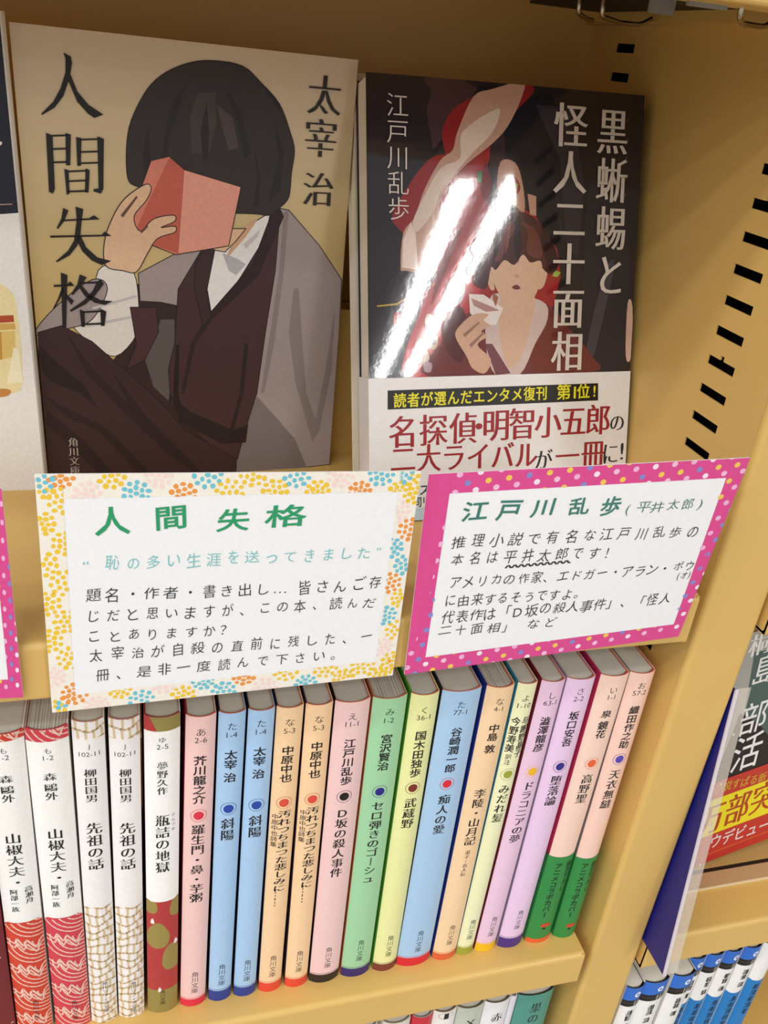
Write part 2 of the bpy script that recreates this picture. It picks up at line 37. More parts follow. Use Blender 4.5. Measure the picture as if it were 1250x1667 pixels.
SPINES = [{"key":"ma","x":26.92,"xt":30.07,"w":13.45,"h":150,"label":"dark maroon book spine with pale flecks in the bottom left corner","c":"#7a2630","side":"#5a1c26","pattern":"flecks","lab":[0,0],"runs":[]},{"key":"mo1","x":41.08,"xt":44.22,"w":12.05,"h":150,"label":"white paperback spine with orange-red zigzag waves, at the left edge of the picture","c":"#faf8f4","side":"#c9b8b0","pattern":"waves","pc":"#d4412e","lab":[147.04,65.11],"runs":[["h","も",0.5,143.35,2.6,"light"],["h","1-2",0.5,140.62,2.8,"light"],["v","森",0.5,133.54,130.19,4.0,"mincho"],["v","鷗外",0.5,129.16,121.79,4.0,"mincho"],["v","山椒大夫・",0.5,108.43,82.56,5.2,"mincho"],["v","高瀬舟",0.75,82.56,73.96,2.6,"mincho"],["v","阿部一族",0.36,81.95,70.51,2.6,"mincho"],["v","角川文庫",0.6,21.33,9.45,2.2,"light"]]},{"key":"mo2","x":54.38,"xt":56.52,"w":12.45,"h":150.0,"label":"white paperback spine with pink-red zigzag waves, left of the two tan lattice books","c":"#faf8f4","side":"#c9b8b0","pattern":"waves","pc":"#d2404e","lab":[145.25,64.46],"runs":[["h","も",0.5,141.5,2.6,"light"],["h","1-2",0.5,138.72,2.8,"light"],["v","森",0.5,132.56,129.17,4.0,"mincho"],["v","鷗外",0.5,128.11,120.64,4.0,"mincho"],["v","山椒大夫・",0.5,108.23,82.09,5.2,"mincho"],["v","高瀬舟",0.75,82.09,73.4,2.6,"mincho"],["v","阿部一族",0.36,81.48,69.92,2.6,"mincho"],["v","角川文庫",0.6,17.26,5.14,2.2,"light"]]},{"key":"j1","x":67.26,"xt":70.01,"w":9.6,"h":151.5,"label":"white paperback spine with tan lattice, the left of two, beside the pink-red wave book","c":"#f6f1f0","side":"#c9bda8","pattern":"lattice","lab":[144.53,65.5],"runs":[["h","J",0.5,141.25,2.4,"light"],["h","102-11",0.5,138.19,2.6,"light"],["v","柳田国男",0.5,132.23,117.47,4.0,"mincho"],["v","先祖の話",0.52,108.53,85.62,5.4,"mincho"],["v","角川ソフィア文庫",0.6,24.88,6.12,2.2,"light"]]},{"key":"j2","x":77.38,"xt":80.77,"w":9.49,"h":151.0,"label":"white paperback spine with tan lattice, the right of two, by the red-and-olive book","c":"#f6f1f0","side":"#c9bda8","pattern":"lattice","lab":[143.02,63.02],"runs":[["h","J",0.5,139.69,2.4,"light"],["h","102-11",0.5,136.59,2.6,"light"],["v","柳田国男",0.5,130.56,115.61,4.0,"mincho"],["v","先祖の話",0.52,106.57,83.38,5.4,"mincho"],["v","角川ソフィア文庫",0.6,21.93,2.95,2.2,"light"]]},{"key":"yu","x":88.22,"xt":91.42,"w":11.23,"h":150.5,"label":"white-labelled paperback spine with red and olive blobs above and below","c":"#fbf9f6","side":"#b0413e","pattern":"blobs","lab":[144.72,65.19],"runs":[["h","ゆ",0.5,141.13,2.6,"light"],["h","2-5",0.5,138.27,3.0,"light"],["v","夢野久作",0.5,131.95,117.24,3.6,"mincho"],["v","瓶詰の地獄",0.5,108.17,79.63,5.0,"mincho"],["v","びんづめ",0.82,108.17,99.13,1.2,"light"],["v","角川文庫",0.5,14.01,4.78,2.2,"light"]]},{"key":"a","x":100.64,"xt":104.27,"w":9.62,"h":149.0,"label":"pale pink paperback spine with a red dot, right of the red-and-olive book","c":"#f4cbc6","side":"#b01f35","runs":[["v1","あ",0.5,142.55,3.6,"light"],["h","2-6",0.5,139.16,3.2,"light"],["v","芥川龍之介",0.5,132.54,110.63,4.4,"gothic"],["v","羅生門・鼻・芋粥",0.5,101.01,61.09,4.9,"minchob"],["v","角川文庫",0.55,21.18,7.85,2.9,"light"]],"dot":[105.24,"#e0304a"],"band":[4.35,"#e02b48"]},{"key":"t1","x":111.52,"xt":114.61,"w":8.75,"h":149.0,"label":"light blue paperback spine with a blue dot, the left of two alike","c":"#aacdf0","side":"#20202c","runs":[["v1","た",0.5,143.52,3.6,"light"],["h","1-4",0.5,139.86,3.2,"light"],["v","太宰",0.5,133.47,124.74,4.4,"gothic"],["v","治",0.5,123.36,118.88,4.4,"gothic"],["v","斜陽",0.5,102.1,90.92,4.9,"minchob"],["v","角川文庫",0.55,22.76,9.42,2.9,"light"]],"dot":[106.52,"#2448a8"],"band":[6.3,"#233f94"]},{"key":"t2","x":121.51,"xt":124.09,"w":8.73,"h":149.0,"label":"light blue paperback spine with a blue dot, the right of two alike","c":"#aacdf0","side":"#20202c","runs":[["v1","た",0.5,143.55,3.6,"light"],["h","1-4",0.5,139.86,3.2,"light"],["v","太宰",0.5,133.42,124.91,4.4,"gothic"],["v","治",0.5,123.51,119.01,4.4,"gothic"],["v","斜陽",0.5,101.82,90.56,4.9,"minchob"],["v","角川文庫",0.55,22.64,9.23,2.9,"light"]],"dot":[106.57,"#2448a8"],"band":[5.71,"#233f94"]},{"key":"n1","x":131.58,"xt":133.33,"w":9.0,"h":149.0,"label":"peach paperback spine with a red dot, the left of two alike, beside the blue books","c":"#f9d3a6","side":"#28204a","runs":[["v1","な",0.5,142.82,3.6,"light"],["h","5-3",0.5,139.09,3.2,"light"],["v","中原中也",0.5,132.59,115.73,4.4,"gothic"],["v","汚れつちまつた悲しみに……",0.56,102.47,52.13,4.9,"minchob"],["v","中原中也詩集",0.2,100.66,83.92,2.4,"gothicl"],["v","角川文庫",0.55,22.71,9.03,2.9,"light"]],"dot":[106.06,"#e0503c"],"band":[5.49,"#e54a38"]},{"key":"n2","x":142.28,"xt":143.02,"w":9.18,"h":149.0,"label":"peach paperback spine with a red dot, the right of two alike, beside the black-dotted book","c":"#f9d3a6","side":"#3a2846","runs":[["v1","な",0.5,142.84,3.6,"light"],["h","5-3",0.5,139.09,3.2,"light"],["v","中原中也",0.5,133.08,116.12,4.4,"gothic"],["v","汚れつちまつた悲しみに……",0.56,102.47,51.92,4.9,"minchob"],["v","中原中也詩集",0.2,100.95,84.42,2.4,"gothicl"],["v","角川文庫",0.55,22.87,9.11,2.9,"light"]],"dot":[106.09,"#e0503c"],"band":[5.14,"#e54a38"]},{"key":"e","x":152.46,"xt":152.93,"w":12.18,"h":149.0,"label":"pale pink paperback spine with a black dot and black foot band","c":"#f3cccb","side":"#26161c","runs":[["v1","え",0.5,142.82,3.6,"light"],["h","11-1",0.5,139.44,3.2,"light"],["v","江戸川乱歩",0.5,132.98,111.29,4.4,"gothic"],["v","D坂の殺人事件",0.5,100.11,63.49,4.9,"minchob"],["v","角川文庫",0.55,22.23,8.97,2.9,"light"]],"dot":[105.72,"#161416"],"band":[4.98,"#221e20"]},{"key":"mi","x":165.79,"xt":165.95,"w":12.17,"h":149.0,"label":"mint green paperback spine with a navy dot and navy foot band","c":"#a3d6a8","side":"#c06a38","runs":[["v1","み",0.5,143.16,3.6,"light"],["h","1-2",0.5,139.34,3.2,"light"],["v","宮沢賢治",0.5,133.24,116.13,4.4,"gothic"],["v","セロ弾きのゴーシュ",0.5,101.18,57.24,4.9,"minchob"],["v","角川文庫",0.55,23.32,9.63,2.9,"light"]],"dot":[105.93,"#26208c"],"band":[5.22,"#32246e"]},{"key":"ku","x":179.45,"xt":179.46,"w":10.23,"h":149.0,"label":"pale yellow paperback spine with a brown dot, right of the mint green book","c":"#efefaa","side":"#62a838","runs":[["v1","く",0.5,142.24,3.6,"light"],["h","36-1",0.5,138.93,3.2,"light"],["v","国木田独歩",0.5,132.9,110.8,4.4,"gothic"],["v","武蔵野",0.5,100.54,84.59,4.9,"minchob"],["v","角川文庫",0.55,22.73,8.93,2.9,"light"]],"dot":[105.49,"#7e2e24"],"band":[4.49,"#7e3a30"]},{"key":"ta77","x":189.96,"xt":190.72,"w":14.58,"h":149.0,"label":"thick light blue paperback spine with a red dot and red foot band","c":"#abcdee","side":"#30323c","runs":[["v1","た",0.5,143.03,3.6,"light"],["h","77-1",0.5,139.56,3.2,"light"],["v","谷崎潤一郎",0.5,132.78,110.97,4.4,"gothic"],["v","痴人の愛",0.5,100.15,79.1,4.9,"minchob"],["v","角川文庫",0.55,22.54,8.49,2.9,"light"]],"dot":[105.45,"#e02434"],"band":[5.25,"#dd2438"]},{"key":"n4","x":205.97,"xt":207.17,"w":10.64,"h":149.0,"label":"peach paperback spine with no dot, right of the thick light blue book","c":"#f9d5aa","side":"#26388e","runs":[["v1","な",0.5,142.63,3.6,"light"],["h","4-1",0.5,139.26,3.2,"light"],["v","中島",0.5,132.38,124.09,4.4,"gothic"],["v","敦",0.5,122.61,118.22,4.4,"gothic"],["v","李陵・山月記",0.5,100.56,69.98,4.9,"minchob"],["v","弟子・名人伝",0.5,67.42,52.37,2.3,"mincho"],["v","角川文庫",0.55,22.48,9.36,2.9,"light"]],"band":[4.07,"#e0683c"]},{"key":"yo","x":216.92,"xt":219.08,"w":7.59,"h":149.0,"label":"slim pale yellow paperback spine with an olive dot and two columns of names","c":"#f1f1c4","side":"#3890b8","runs":[["v1","よ",0.5,142.48,3.6,"light"],["h","1-10",0.5,138.94,3.2,"light"],["v","今野寿美",0.27,133.79,116.61,3.3,"gothic"],["v","与謝野晶子",0.78,133.79,113.87,3.3,"gothic"],["v","みだれ髪",0.5,100.62,80.18,4.9,"minchob"],["v","訳注",0.3,116.01,110.49,2.4,"gothicl"],["v","角川文庫",0.55,22.83,9.7,2.9,"light"]],"dot":[105.63,"#a2a63c"],"band":[4.81,"#a2a63e"]},{"key":"shi","x":225.52,"xt":228.21,"w":9.36,"h":149.0,"label":"pink-violet paperback spine with a yellow dot and yellow foot band","c":"#ecc8e2","side":"#7c1c34","runs":[["v1","し",0.5,142.68,3.6,"light"],["h","63-1",0.5,139.27,3.2,"light"],["v","澁澤龍彦",0.5,132.92,115.75,4.4,"gothic"],["v","ドラコニアの夢",0.5,100.74,67.32,4.9,"minchob"],["v","角川文庫",0.55,22.83,9.65,2.9,"light"]],"dot":[105.82,"#f4bc28"],"band":[5.16,"#f6c022"]},{"key":"sa","x":236.16,"xt":238.25,"w":11.42,"h":149.0,"label":"pink-violet paperback spine with a navy dot and purple foot band","c":"#ecccec","side":"#a89cb0","runs":[["v1","さ",0.5,143.49,3.6,"light"],["h","2-2",0.5,140.05,3.2,"light"],["v","坂口安吾",0.5,134.25,116.99,4.4,"gothic"],["v","堕落論",0.5,102.44,86.06,4.9,"minchob"],["v","角川文庫",0.55,24.34,11.75,2.9,"light"]],"dot":[106.89,"#2e2888"],"band":[6.23,"#4a2e84"]},{"key":"i","x":249.47,"xt":251.73,"w":11.74,"h":149.0,"label":"pale peach paperback spine with an orange dot and green paper band","c":"#f7d5c4","side":"#c8305e","runs":[["v1","い",0.5,142.45,3.6,"light"],["h","1-1",0.5,139.12,3.2,"light"],["v","泉",0.5,132.99,129.24,4.4,"gothic"],["v","鏡花",0.5,127.74,119.01,4.4,"gothic"],["v","高野聖",0.5,100.9,85.01,4.9,"minchob"]],"dot":[106.37,"#f06432"],"band":[5.64,"#ee6232"],"obi":[54.37,51.05,16.68,11.4]},{"key":"o","x":263.21,"xt":263.79,"w":10.55,"h":149.0,"label":"pale peach paperback with a violet dot and green band, rightmost in the row","c":"#f7cfc0","side":"#8e8688","runs":[["v1","お",0.5,143.27,3.6,"light"],["h","57-2",0.5,139.77,3.2,"light"],["v","織田作之助",0.5,133.72,112.21,4.4,"gothic"],["v","天衣無縫",0.5,101.4,79.76,4.9,"minchob"]],"dot":[106.78,"#5248b4"],"obi":[51.02,48.4,13.49,8.13]}]

MM = 0.001
scene = bpy.context.scene
col = scene.collection

# ---------------------------------------------------------------- camera, world, lights, exposure
cd = bpy.data.cameras.new('camera'); cam = bpy.data.objects.new('camera', cd); col.objects.link(cam)
cd.sensor_fit = 'HORIZONTAL'; cd.sensor_width = 36.0; cd.lens = CAM_F / 1250.0 * 36.0
cd.clip_start = 0.01; cd.clip_end = 100
m = Matrix([[CAM_R[0][0], CAM_R[0][1], CAM_R[0][2]], [-CAM_R[1][0], -CAM_R[1][1], -CAM_R[1][2]], [-CAM_R[2][0], -CAM_R[2][1], -CAM_R[2][2]]]).transposed().to_4x4()
m.translation = Vector(CAM_C) * MM
cam.matrix_world = m
scene.camera = cam

world = bpy.data.worlds.new('shop_interior_light'); scene.world = world; world.use_nodes = True
world.node_tree.nodes['Background'].inputs[0].default_value = (0.985, 0.99, 1.0, 1)
world.node_tree.nodes['Background'].inputs[1].default_value = 0.50

def area(name, p0, p1, width, radiance, color=(1, 0.995, 0.985)):
    """a fluorescent tube strip from p0 to p1 (metres), facing down"""
    a, b = Vector(p0), Vector(p1); L = (b - a).length
    ld = bpy.data.lights.new(name, 'AREA'); ld.shape = 'RECTANGLE'; ld.size = L; ld.size_y = width
    ld.energy = radiance * math.pi * L * width; ld.color = color
    o = bpy.data.objects.new(name, ld); col.objects.link(o)
    o.location = (a + b) / 2; o.rotation_euler = (0, 0, math.atan2(b.y - a.y, b.x - a.x))
    return o
# two long rows of twin tubes running down the aisle behind the photographer
area('ceiling_tube', (2.22, -3.70, 2.2), (3.35, -8.4, 2.2), 0.13, 50)
area('ceiling_tube', (2.52, -3.60, 2.2), (3.65, -8.3, 2.2), 0.13, 50)
# unseen rows added overhead, reaching left to brighten the fronts and side panel
for ty in (-0.8, -1.3, -2.1, -3.1, -4.3, -5.8):
    area('ceiling_tube', (-6.5, ty, 2.1), (-0.1, ty, 2.1), 0.16, 11.5)

scene.view_settings.view_transform = 'Standard'; scene.view_settings.look = 'None'
scene.view_settings.gamma = 1.0; scene.view_settings.use_curve_mapping = False
scene.view_settings.exposure = 0.09

# ---------------------------------------------------------------- materials
def lin(h):
    h = h.lstrip('#'); r = []
    for i in (0, 2, 4):
        c = int(h[i:i+2], 16) / 255.0
        r.append(c / 12.92 if c <= 0.04045 else ((c + 0.055) / 1.055) ** 2.4)
    return (r[0], r[1], r[2], 1.0)
_mats = {}
def M(hexc, finish='paper'):
    """printed / plain surface of one colour; a faint noise keeps it from being dead flat"""
    k = (hexc, finish)
    if k in _mats: return _mats[k]
    rough, coat, spec, var = {'paper': (0.6, 0, 0.35, 0.03), 'card': (0.7, 0, 0.3, 0.02), 'spine': (0.42, 0.0, 0.4, 0.03), 'matte': (0.55, 0, 0.4, 0.05),
                         'gloss': (0.6, 1.0, 0.12, 0.04), 'ink': (0.6, 0, 0.3, 0.0), 'metal': (0.2, 0, 0.5, 0)}[finish]
    mt = bpy.data.materials.new('print_' + hexc[1:] + '_' + finish); mt.use_nodes = True
    nt = mt.node_tree; b = nt.nodes['Principled BSDF']
    c = lin(hexc)
    b.inputs['Base Color'].default_value = c
    if var:
        n = nt.nodes.new('ShaderNodeTexNoise'); n.inputs['Scale'].default_value = 900; n.inputs['Detail'].default_value = 3
        tc = nt.nodes.new('ShaderNodeTexCoord'); nt.links.new(tc.outputs['Object'], n.inputs['Vector'])
        r = nt.nodes.new('ShaderNodeValToRGB')
        r.color_ramp.elements[0].position = 0.3; r.color_ramp.elements[1].position = 0.7
        r.color_ramp.elements[0].color = (c[0]*(1-var), c[1]*(1-var), c[2]*(1-var), 1); r.color_ramp.elements[1].color = (min(1, c[0]*(1+var)), min(1, c[1]*(1+var)), min(1, c[2]*(1+var)), 1)
        nt.links.new(n.outputs['Fac'], r.inputs['Fac']); nt.links.new(r.outputs['Color'], b.inputs['Base Color'])
    b.inputs['Roughness'].default_value = rough
    b.inputs['Specular IOR Level'].default_value = spec
    b.inputs['Coat Weight'].default_value = coat; b.inputs['Coat Roughness'].default_value = 0.05
    if finish == 'gloss':   # slightly cockled laminate film
        n2 = nt.nodes.new('ShaderNodeTexNoise'); n2.inputs['Scale'].default_value = 420; n2.inputs['Detail'].default_value = 2
        tc = nt.nodes.new('ShaderNodeTexCoord'); nt.links.new(tc.outputs['Object'], n2.inputs['Vector'])
        bp = nt.nodes.new('ShaderNodeBump'); bp.inputs['Strength'].default_value = 0.05; bp.inputs['Distance'].default_value = 0.00011
        nt.links.new(n2.outputs['Fac'], bp.inputs['Height']); nt.links.new(bp.outputs['Normal'], b.inputs['Coat Normal'])
    if finish == 'metal': b.inputs['Metallic'].default_value = 1.0
    _mats[k] = mt
    return mt

def paint_material():
    mt = bpy.data.materials.new('beige_enamel_steel'); mt.use_nodes = True; nt = mt.node_tree; b = nt.nodes['Principled BSDF']
    tc = nt.nodes.new('ShaderNodeTexCoord'); n = nt.nodes.new('ShaderNodeTexNoise'); n.inputs['Scale'].default_value = 25; n.inputs['Detail'].default_value = 5
    r = nt.nodes.new('ShaderNodeValToRGB'); r.color_ramp.elements[0].color = lin('#d9b265'); r.color_ramp.elements[1].color = lin('#deb86a')
    nt.links.new(tc.outputs['Object'], n.inputs['Vector']); nt.links.new(n.outputs['Fac'], r.inputs['Fac']); nt.links.new(r.outputs['Color'], b.inputs['Base Color'])
    n2 = nt.nodes.new('ShaderNodeTexNoise'); n2.inputs['Scale'].default_value = 700; bp = nt.nodes.new('ShaderNodeBump'); bp.inputs['Strength'].default_value = 0.12; bp.inputs['Distance'].default_value = 0.0004
    nt.links.new(tc.outputs['Object'], n2.inputs['Vector']); nt.links.new(n2.outputs['Fac'], bp.inputs['Height']); nt.links.new(bp.outputs['Normal'], b.inputs['Normal'])
    b.inputs['Roughness'].default_value = 0.36; b.inputs['Specular IOR Level'].default_value = 0.5
    return mt
PAINT = paint_material()
def pages_material(name, c0, c1, scale):
    mt = bpy.data.materials.new(name); mt.use_nodes = True; nt = mt.node_tree; b = nt.nodes['Principled BSDF']
    tc = nt.nodes.new('ShaderNodeTexCoord'); mp = nt.nodes.new('ShaderNodeMapping'); w = nt.nodes.new('ShaderNodeTexNoise')
    mp.inputs['Scale'].default_value = (scale, 6, 6)
    w.inputs['Scale'].default_value = 1.0; w.inputs['Detail'].default_value = 2
    r = nt.nodes.new('ShaderNodeValToRGB'); r.color_ramp.elements[0].color = lin(c0); r.color_ramp.elements[1].color = lin(c1)
    r.color_ramp.elements[0].position = .35; r.color_ramp.elements[1].position = .65
    nt.links.new(tc.outputs['Object'], mp.inputs['Vector']); nt.links.new(mp.outputs['Vector'], w.inputs['Vector'])
    nt.links.new(w.outputs['Fac'], r.inputs['Fac']); nt.links.new(r.outputs['Color'], b.inputs['Base Color'])
    b.inputs['Roughness'].default_value = 0.8
    return mt
PAGES = pages_material('page_edges', '#dadad0', '#e4e4dc', 3500)
PAGES_LOOSE = pages_material('page_edges_fanned', '#a5a296', '#ecebe2', 2000)
PAGES_SIDE = pages_material('fore_edge', '#e6dfcf', '#f4efe2', 200)
WHITE_PAGES = pages_material('page_edges_white', '#dfddd2', '#ebe9de', 3500)
def acrylic_material():
    mt = bpy.data.materials.new('milky_acrylic'); mt.use_nodes = True; nt = mt.node_tree
    b = nt.nodes['Principled BSDF']; out = nt.nodes['Material Output']
    b.inputs['Base Color'].default_value = lin('#e9dfd2'); b.inputs['Roughness'].default_value = 0.15
    tr = nt.nodes.new('ShaderNodeBsdfTransparent'); mx = nt.nodes.new('ShaderNodeMixShader')
    n = nt.nodes.new('ShaderNodeTexNoise'); n.inputs['Scale'].default_value = 60
    r = nt.nodes.new('ShaderNodeMapRange'); r.inputs['To Min'].default_value = 0.22; r.inputs['To Max'].default_value = 0.42
    nt.links.new(n.outputs['Fac'], r.inputs['Value']); nt.links.new(r.outputs['Result'], mx.inputs['Fac'])
    nt.links.new(tr.outputs[0], mx.inputs[1]); nt.links.new(b.outputs[0], mx.inputs[2]); nt.links.new(mx.outputs[0], out.inputs['Surface'])
    return mt
ACRYLIC = acrylic_material()
def gradient_material(name, lo, mid, hi, h):
    """printed gradient of a book cover, running up the cover"""
    mt = bpy.data.materials.new(name); mt.use_nodes = True; nt = mt.node_tree; b = nt.nodes['Principled BSDF']
    tc = nt.nodes.new('ShaderNodeTexCoord'); sp = nt.nodes.new('ShaderNodeSeparateXYZ'); mr = nt.nodes.new('ShaderNodeMapRange')
    mr.inputs['From Max'].default_value = h * MM
    r = nt.nodes.new('ShaderNodeValToRGB'); r.color_ramp.elements[0].color = lin(lo); r.color_ramp.elements[0].position = .4; r.color_ramp.elements[1].color = lin(hi)
    e = r.color_ramp.elements.new(0.72); e.color = lin(mid)
    nt.links.new(tc.outputs['Object'], sp.inputs[0]); nt.links.new(sp.outputs['Z'], mr.inputs['Value']); nt.links.new(mr.outputs['Result'], r.inputs['Fac']); nt.links.new(r.outputs['Color'], b.inputs['Base Color'])
    b.inputs['Roughness'].default_value = 0.45; b.inputs['Specular IOR Level'].default_value = 0.4
    return mt

# ---------------------------------------------------------------- object helpers
def link(name, verts, faces, mats, fm=None, parent=None, smooth=False, scale=MM):
    me = bpy.data.meshes.new(name)
    me.from_pydata([(v[0]*scale, v[1]*scale, v[2]*scale) for v in verts], [], faces)
    for mt in mats: me.materials.append(mt)
    if fm: me.polygons.foreach_set('material_index', fm)
    if smooth: me.polygons.foreach_set('use_smooth', [True]*len(me.polygons))
    me.update()
    o = bpy.data.objects.new(name, me); col.objects.link(o)
    if parent: o.parent = parent
    return o
def tag(o, label=None, category=None, group=None, kind=None):
    if label: o['label'] = label
    if category: o['category'] = category
    if group: o['group'] = group
    if kind: o['kind'] = kind
    return o
def empty(name, loc, rot=(0, 0, 0)):
    o = bpy.data.objects.new(name, None); col.objects.link(o); o.empty_display_size = 0.01
    o.location = Vector(loc) * MM; o.rotation_euler = rot
    return o
class MB:
    """collects boxes, tubes and extrusions into one mesh"""
    def __init__(s): s.v = []; s.f = []; s.m = []
    def add(s, vs, fs, mi=0):
        n = len(s.v); s.v += [tuple(v) for v in vs]; s.f += [tuple(i+n for i in f) for f in fs]; s.m += [mi]*len(fs)
    def box(s, x0, x1, y0, y1, z0, z1, mi=0):
        vs = [(x, y, z) for x in (x0, x1) for y in (y0, y1) for z in (z0, z1)]
        s.add(vs, [(0, 1, 3, 2), (4, 6, 7, 5), (0, 4, 5, 1), (2, 3, 7, 6), (0, 2, 6, 4), (1, 5, 7, 3)], mi)
    def prism_x(s, prof, x0, x1, mi=0):
        """closed profile of (y, z) points extruded along x"""
        n = len(prof); vs = [(x0, y, z) for y, z in prof] + [(x1, y, z) for y, z in prof]
        fs = [(i, (i+1) % n, n+(i+1) % n, n+i) for i in range(n)] + [tuple(range(n))[::-1], tuple(range(n, 2*n))]
        s.add(vs, fs, mi)
    def prism_z(s, prof, z0, z1, mi=0, caps=True):
        n = len(prof); vs = [(x, y, z0) for x, y in prof] + [(x, y, z1) for x, y in prof]
        fs = [(i, (i+1) % n, n+(i+1) % n, n+i) for i in range(n)]
        if caps: fs += [tuple(range(n))[::-1], tuple(range(n, 2*n))]
        s.add(vs, fs, mi)
    def tube(s, pts, r, n=10, mi=0):
        P = [Vector(p) for p in pts]; rings = []
        for i, p in enumerate(P):
            d = (P[min(i+1, len(P)-1)] - P[max(i-1, 0)]).normalized()
            a = d.orthogonal().normalized() if i == 0 else (a - d*a.dot(d)).normalized()
            b = d.cross(a)
            rings.append([p + (a*math.cos(t) + b*math.sin(t))*r for t in [2*math.pi*k/n for k in range(n)]])
        vs = [v for ring in rings for v in ring]; fs = []
        for i in range(len(P)-1):
            for k in range(n): fs.append((i*n+k, i*n+(k+1) % n, (i+1)*n+(k+1) % n, (i+1)*n+k))
        fs += [tuple(range(n))[::-1], tuple(range(len(vs)-n, len(vs)))]
        s.add(vs, fs, mi)
    def build(s, name, mats, parent=None, smooth=False, bevel=0.0):
        if not isinstance(mats, (list, tuple)): mats = [mats]
        o = link(name, s.v, s.f, mats, s.m, parent, smooth)
        if bevel:
            md = o.modifiers.new('bevel', 'BEVEL'); md.width = bevel*MM; md.segments = 2; md.limit_method = 'ANGLE'
        return o

# ---------------------------------------------------------------- flat print: glyphs and shapes laid on a surface
_gl = {}
STY = {'mincho': (.020, -.016, 0), 'minchob': (.023, -.004, 0), 'gothic': (.021, .014, 0), 'gothicl': (.004, .002, 0), 'light': (-.006, -.010, 0), 'hand': (-.006, -.006, 0), 'marker': (.016, .016, 0)}
def glyph(s, style):
    """outline of a string as (vertices, triangles, bbox) on an em square, weight changed by moving the outline"""
    k = (s, style)
    if k in _gl: return _gl[k]
    cu = bpy.data.curves.new('glyph', 'FONT'); cu.body = s; cu.size = 1; cu.resolution_u = 3
    ob = bpy.data.objects.new('glyph', cu); me = ob.to_mesh()
    idx = {}; V = []; mp = []
    for v in me.vertices:
        key = (round(v.co.x, 4), round(v.co.y, 4))
        if key not in idx: idx[key] = len(V); V.append([v.co.x, v.co.y])
        mp.append(idx[key])
    T = []
    for p in me.polygons:
        t = [mp[i] for i in p.vertices]
        for j in range(1, len(t)-1):
            a, b, c = t[0], t[j], t[j+1]
            ar = (V[b][0]-V[a][0])*(V[c][1]-V[a][1]) - (V[b][1]-V[a][1])*(V[c][0]-V[a][0])
            if abs(ar) < 1e-9: continue
            T.append((a, b, c) if ar > 0 else (a, c, b))
    ob.to_mesh_clear(); bpy.data.objects.remove(ob); bpy.data.curves.remove(cu)
    ax, ay, _ = STY[style]; E = {}
    for t in T:
        for i in range(3):
            e = (t[i], t[(i+1) % 3]); E[e] = E.get(e, 0) + 1
    N = [[0, 0, 0] for _ in V]
    for (a, b) in E:
        if (b, a) in E: continue
        dx, dy = V[b][0]-V[a][0], V[b][1]-V[a][1]; l = math.hypot(dx, dy)
        if l < 1e-7: continue
        for q in (a, b): N[q][0] += dy/l; N[q][1] += -dx/l; N[q][2] += 1
    for i, v in enumerate(V):
        nx, ny, c = N[i]
        if c:
            nx /= c; ny /= c; l2 = max(nx*nx+ny*ny, .45)
            v[0] += ax*nx/l2; v[1] += ay*ny/l2
    xs = [v[0] for v in V] or [0]; ys = [v[1] for v in V] or [0]
    _gl[k] = (V, T, (min(xs), max(xs), min(ys), max(ys)))
    return _gl[k]
def smooth_poly(P, n=4):
    out = []; k = len(P)
    for i in range(k):
        p0, p1, p2, p3 = P[i-1], P[i], P[(i+1) % k], P[(i+2) % k]
        for j in range(n):
            t = j/n
            out.append(tuple(.5*(2*p1[a]+(p2[a]-p0[a])*t+(2*p0[a]-5*p1[a]+4*p2[a]-p3[a])*t*t+(3*p1[a]-p0[a]-3*p2[a]+p3[a])*t**3) for a in (0, 1)))
    return out
def clip_poly(poly, ax, lim, keep_less):
    out = []
    for i in range(len(poly)):
        a, b = poly[i-1], poly[i]
        ia = (a[ax] <= lim) == keep_less or a[ax] == lim; ib = (b[ax] <= lim) == keep_less or b[ax] == lim
        if ia != ib:
            t = (lim-a[ax])/(b[ax]-a[ax]); out.append((a[0]+(b[0]-a[0])*t, a[1]+(b[1]-a[1])*t))
        if ib: out.append(b)
    return out
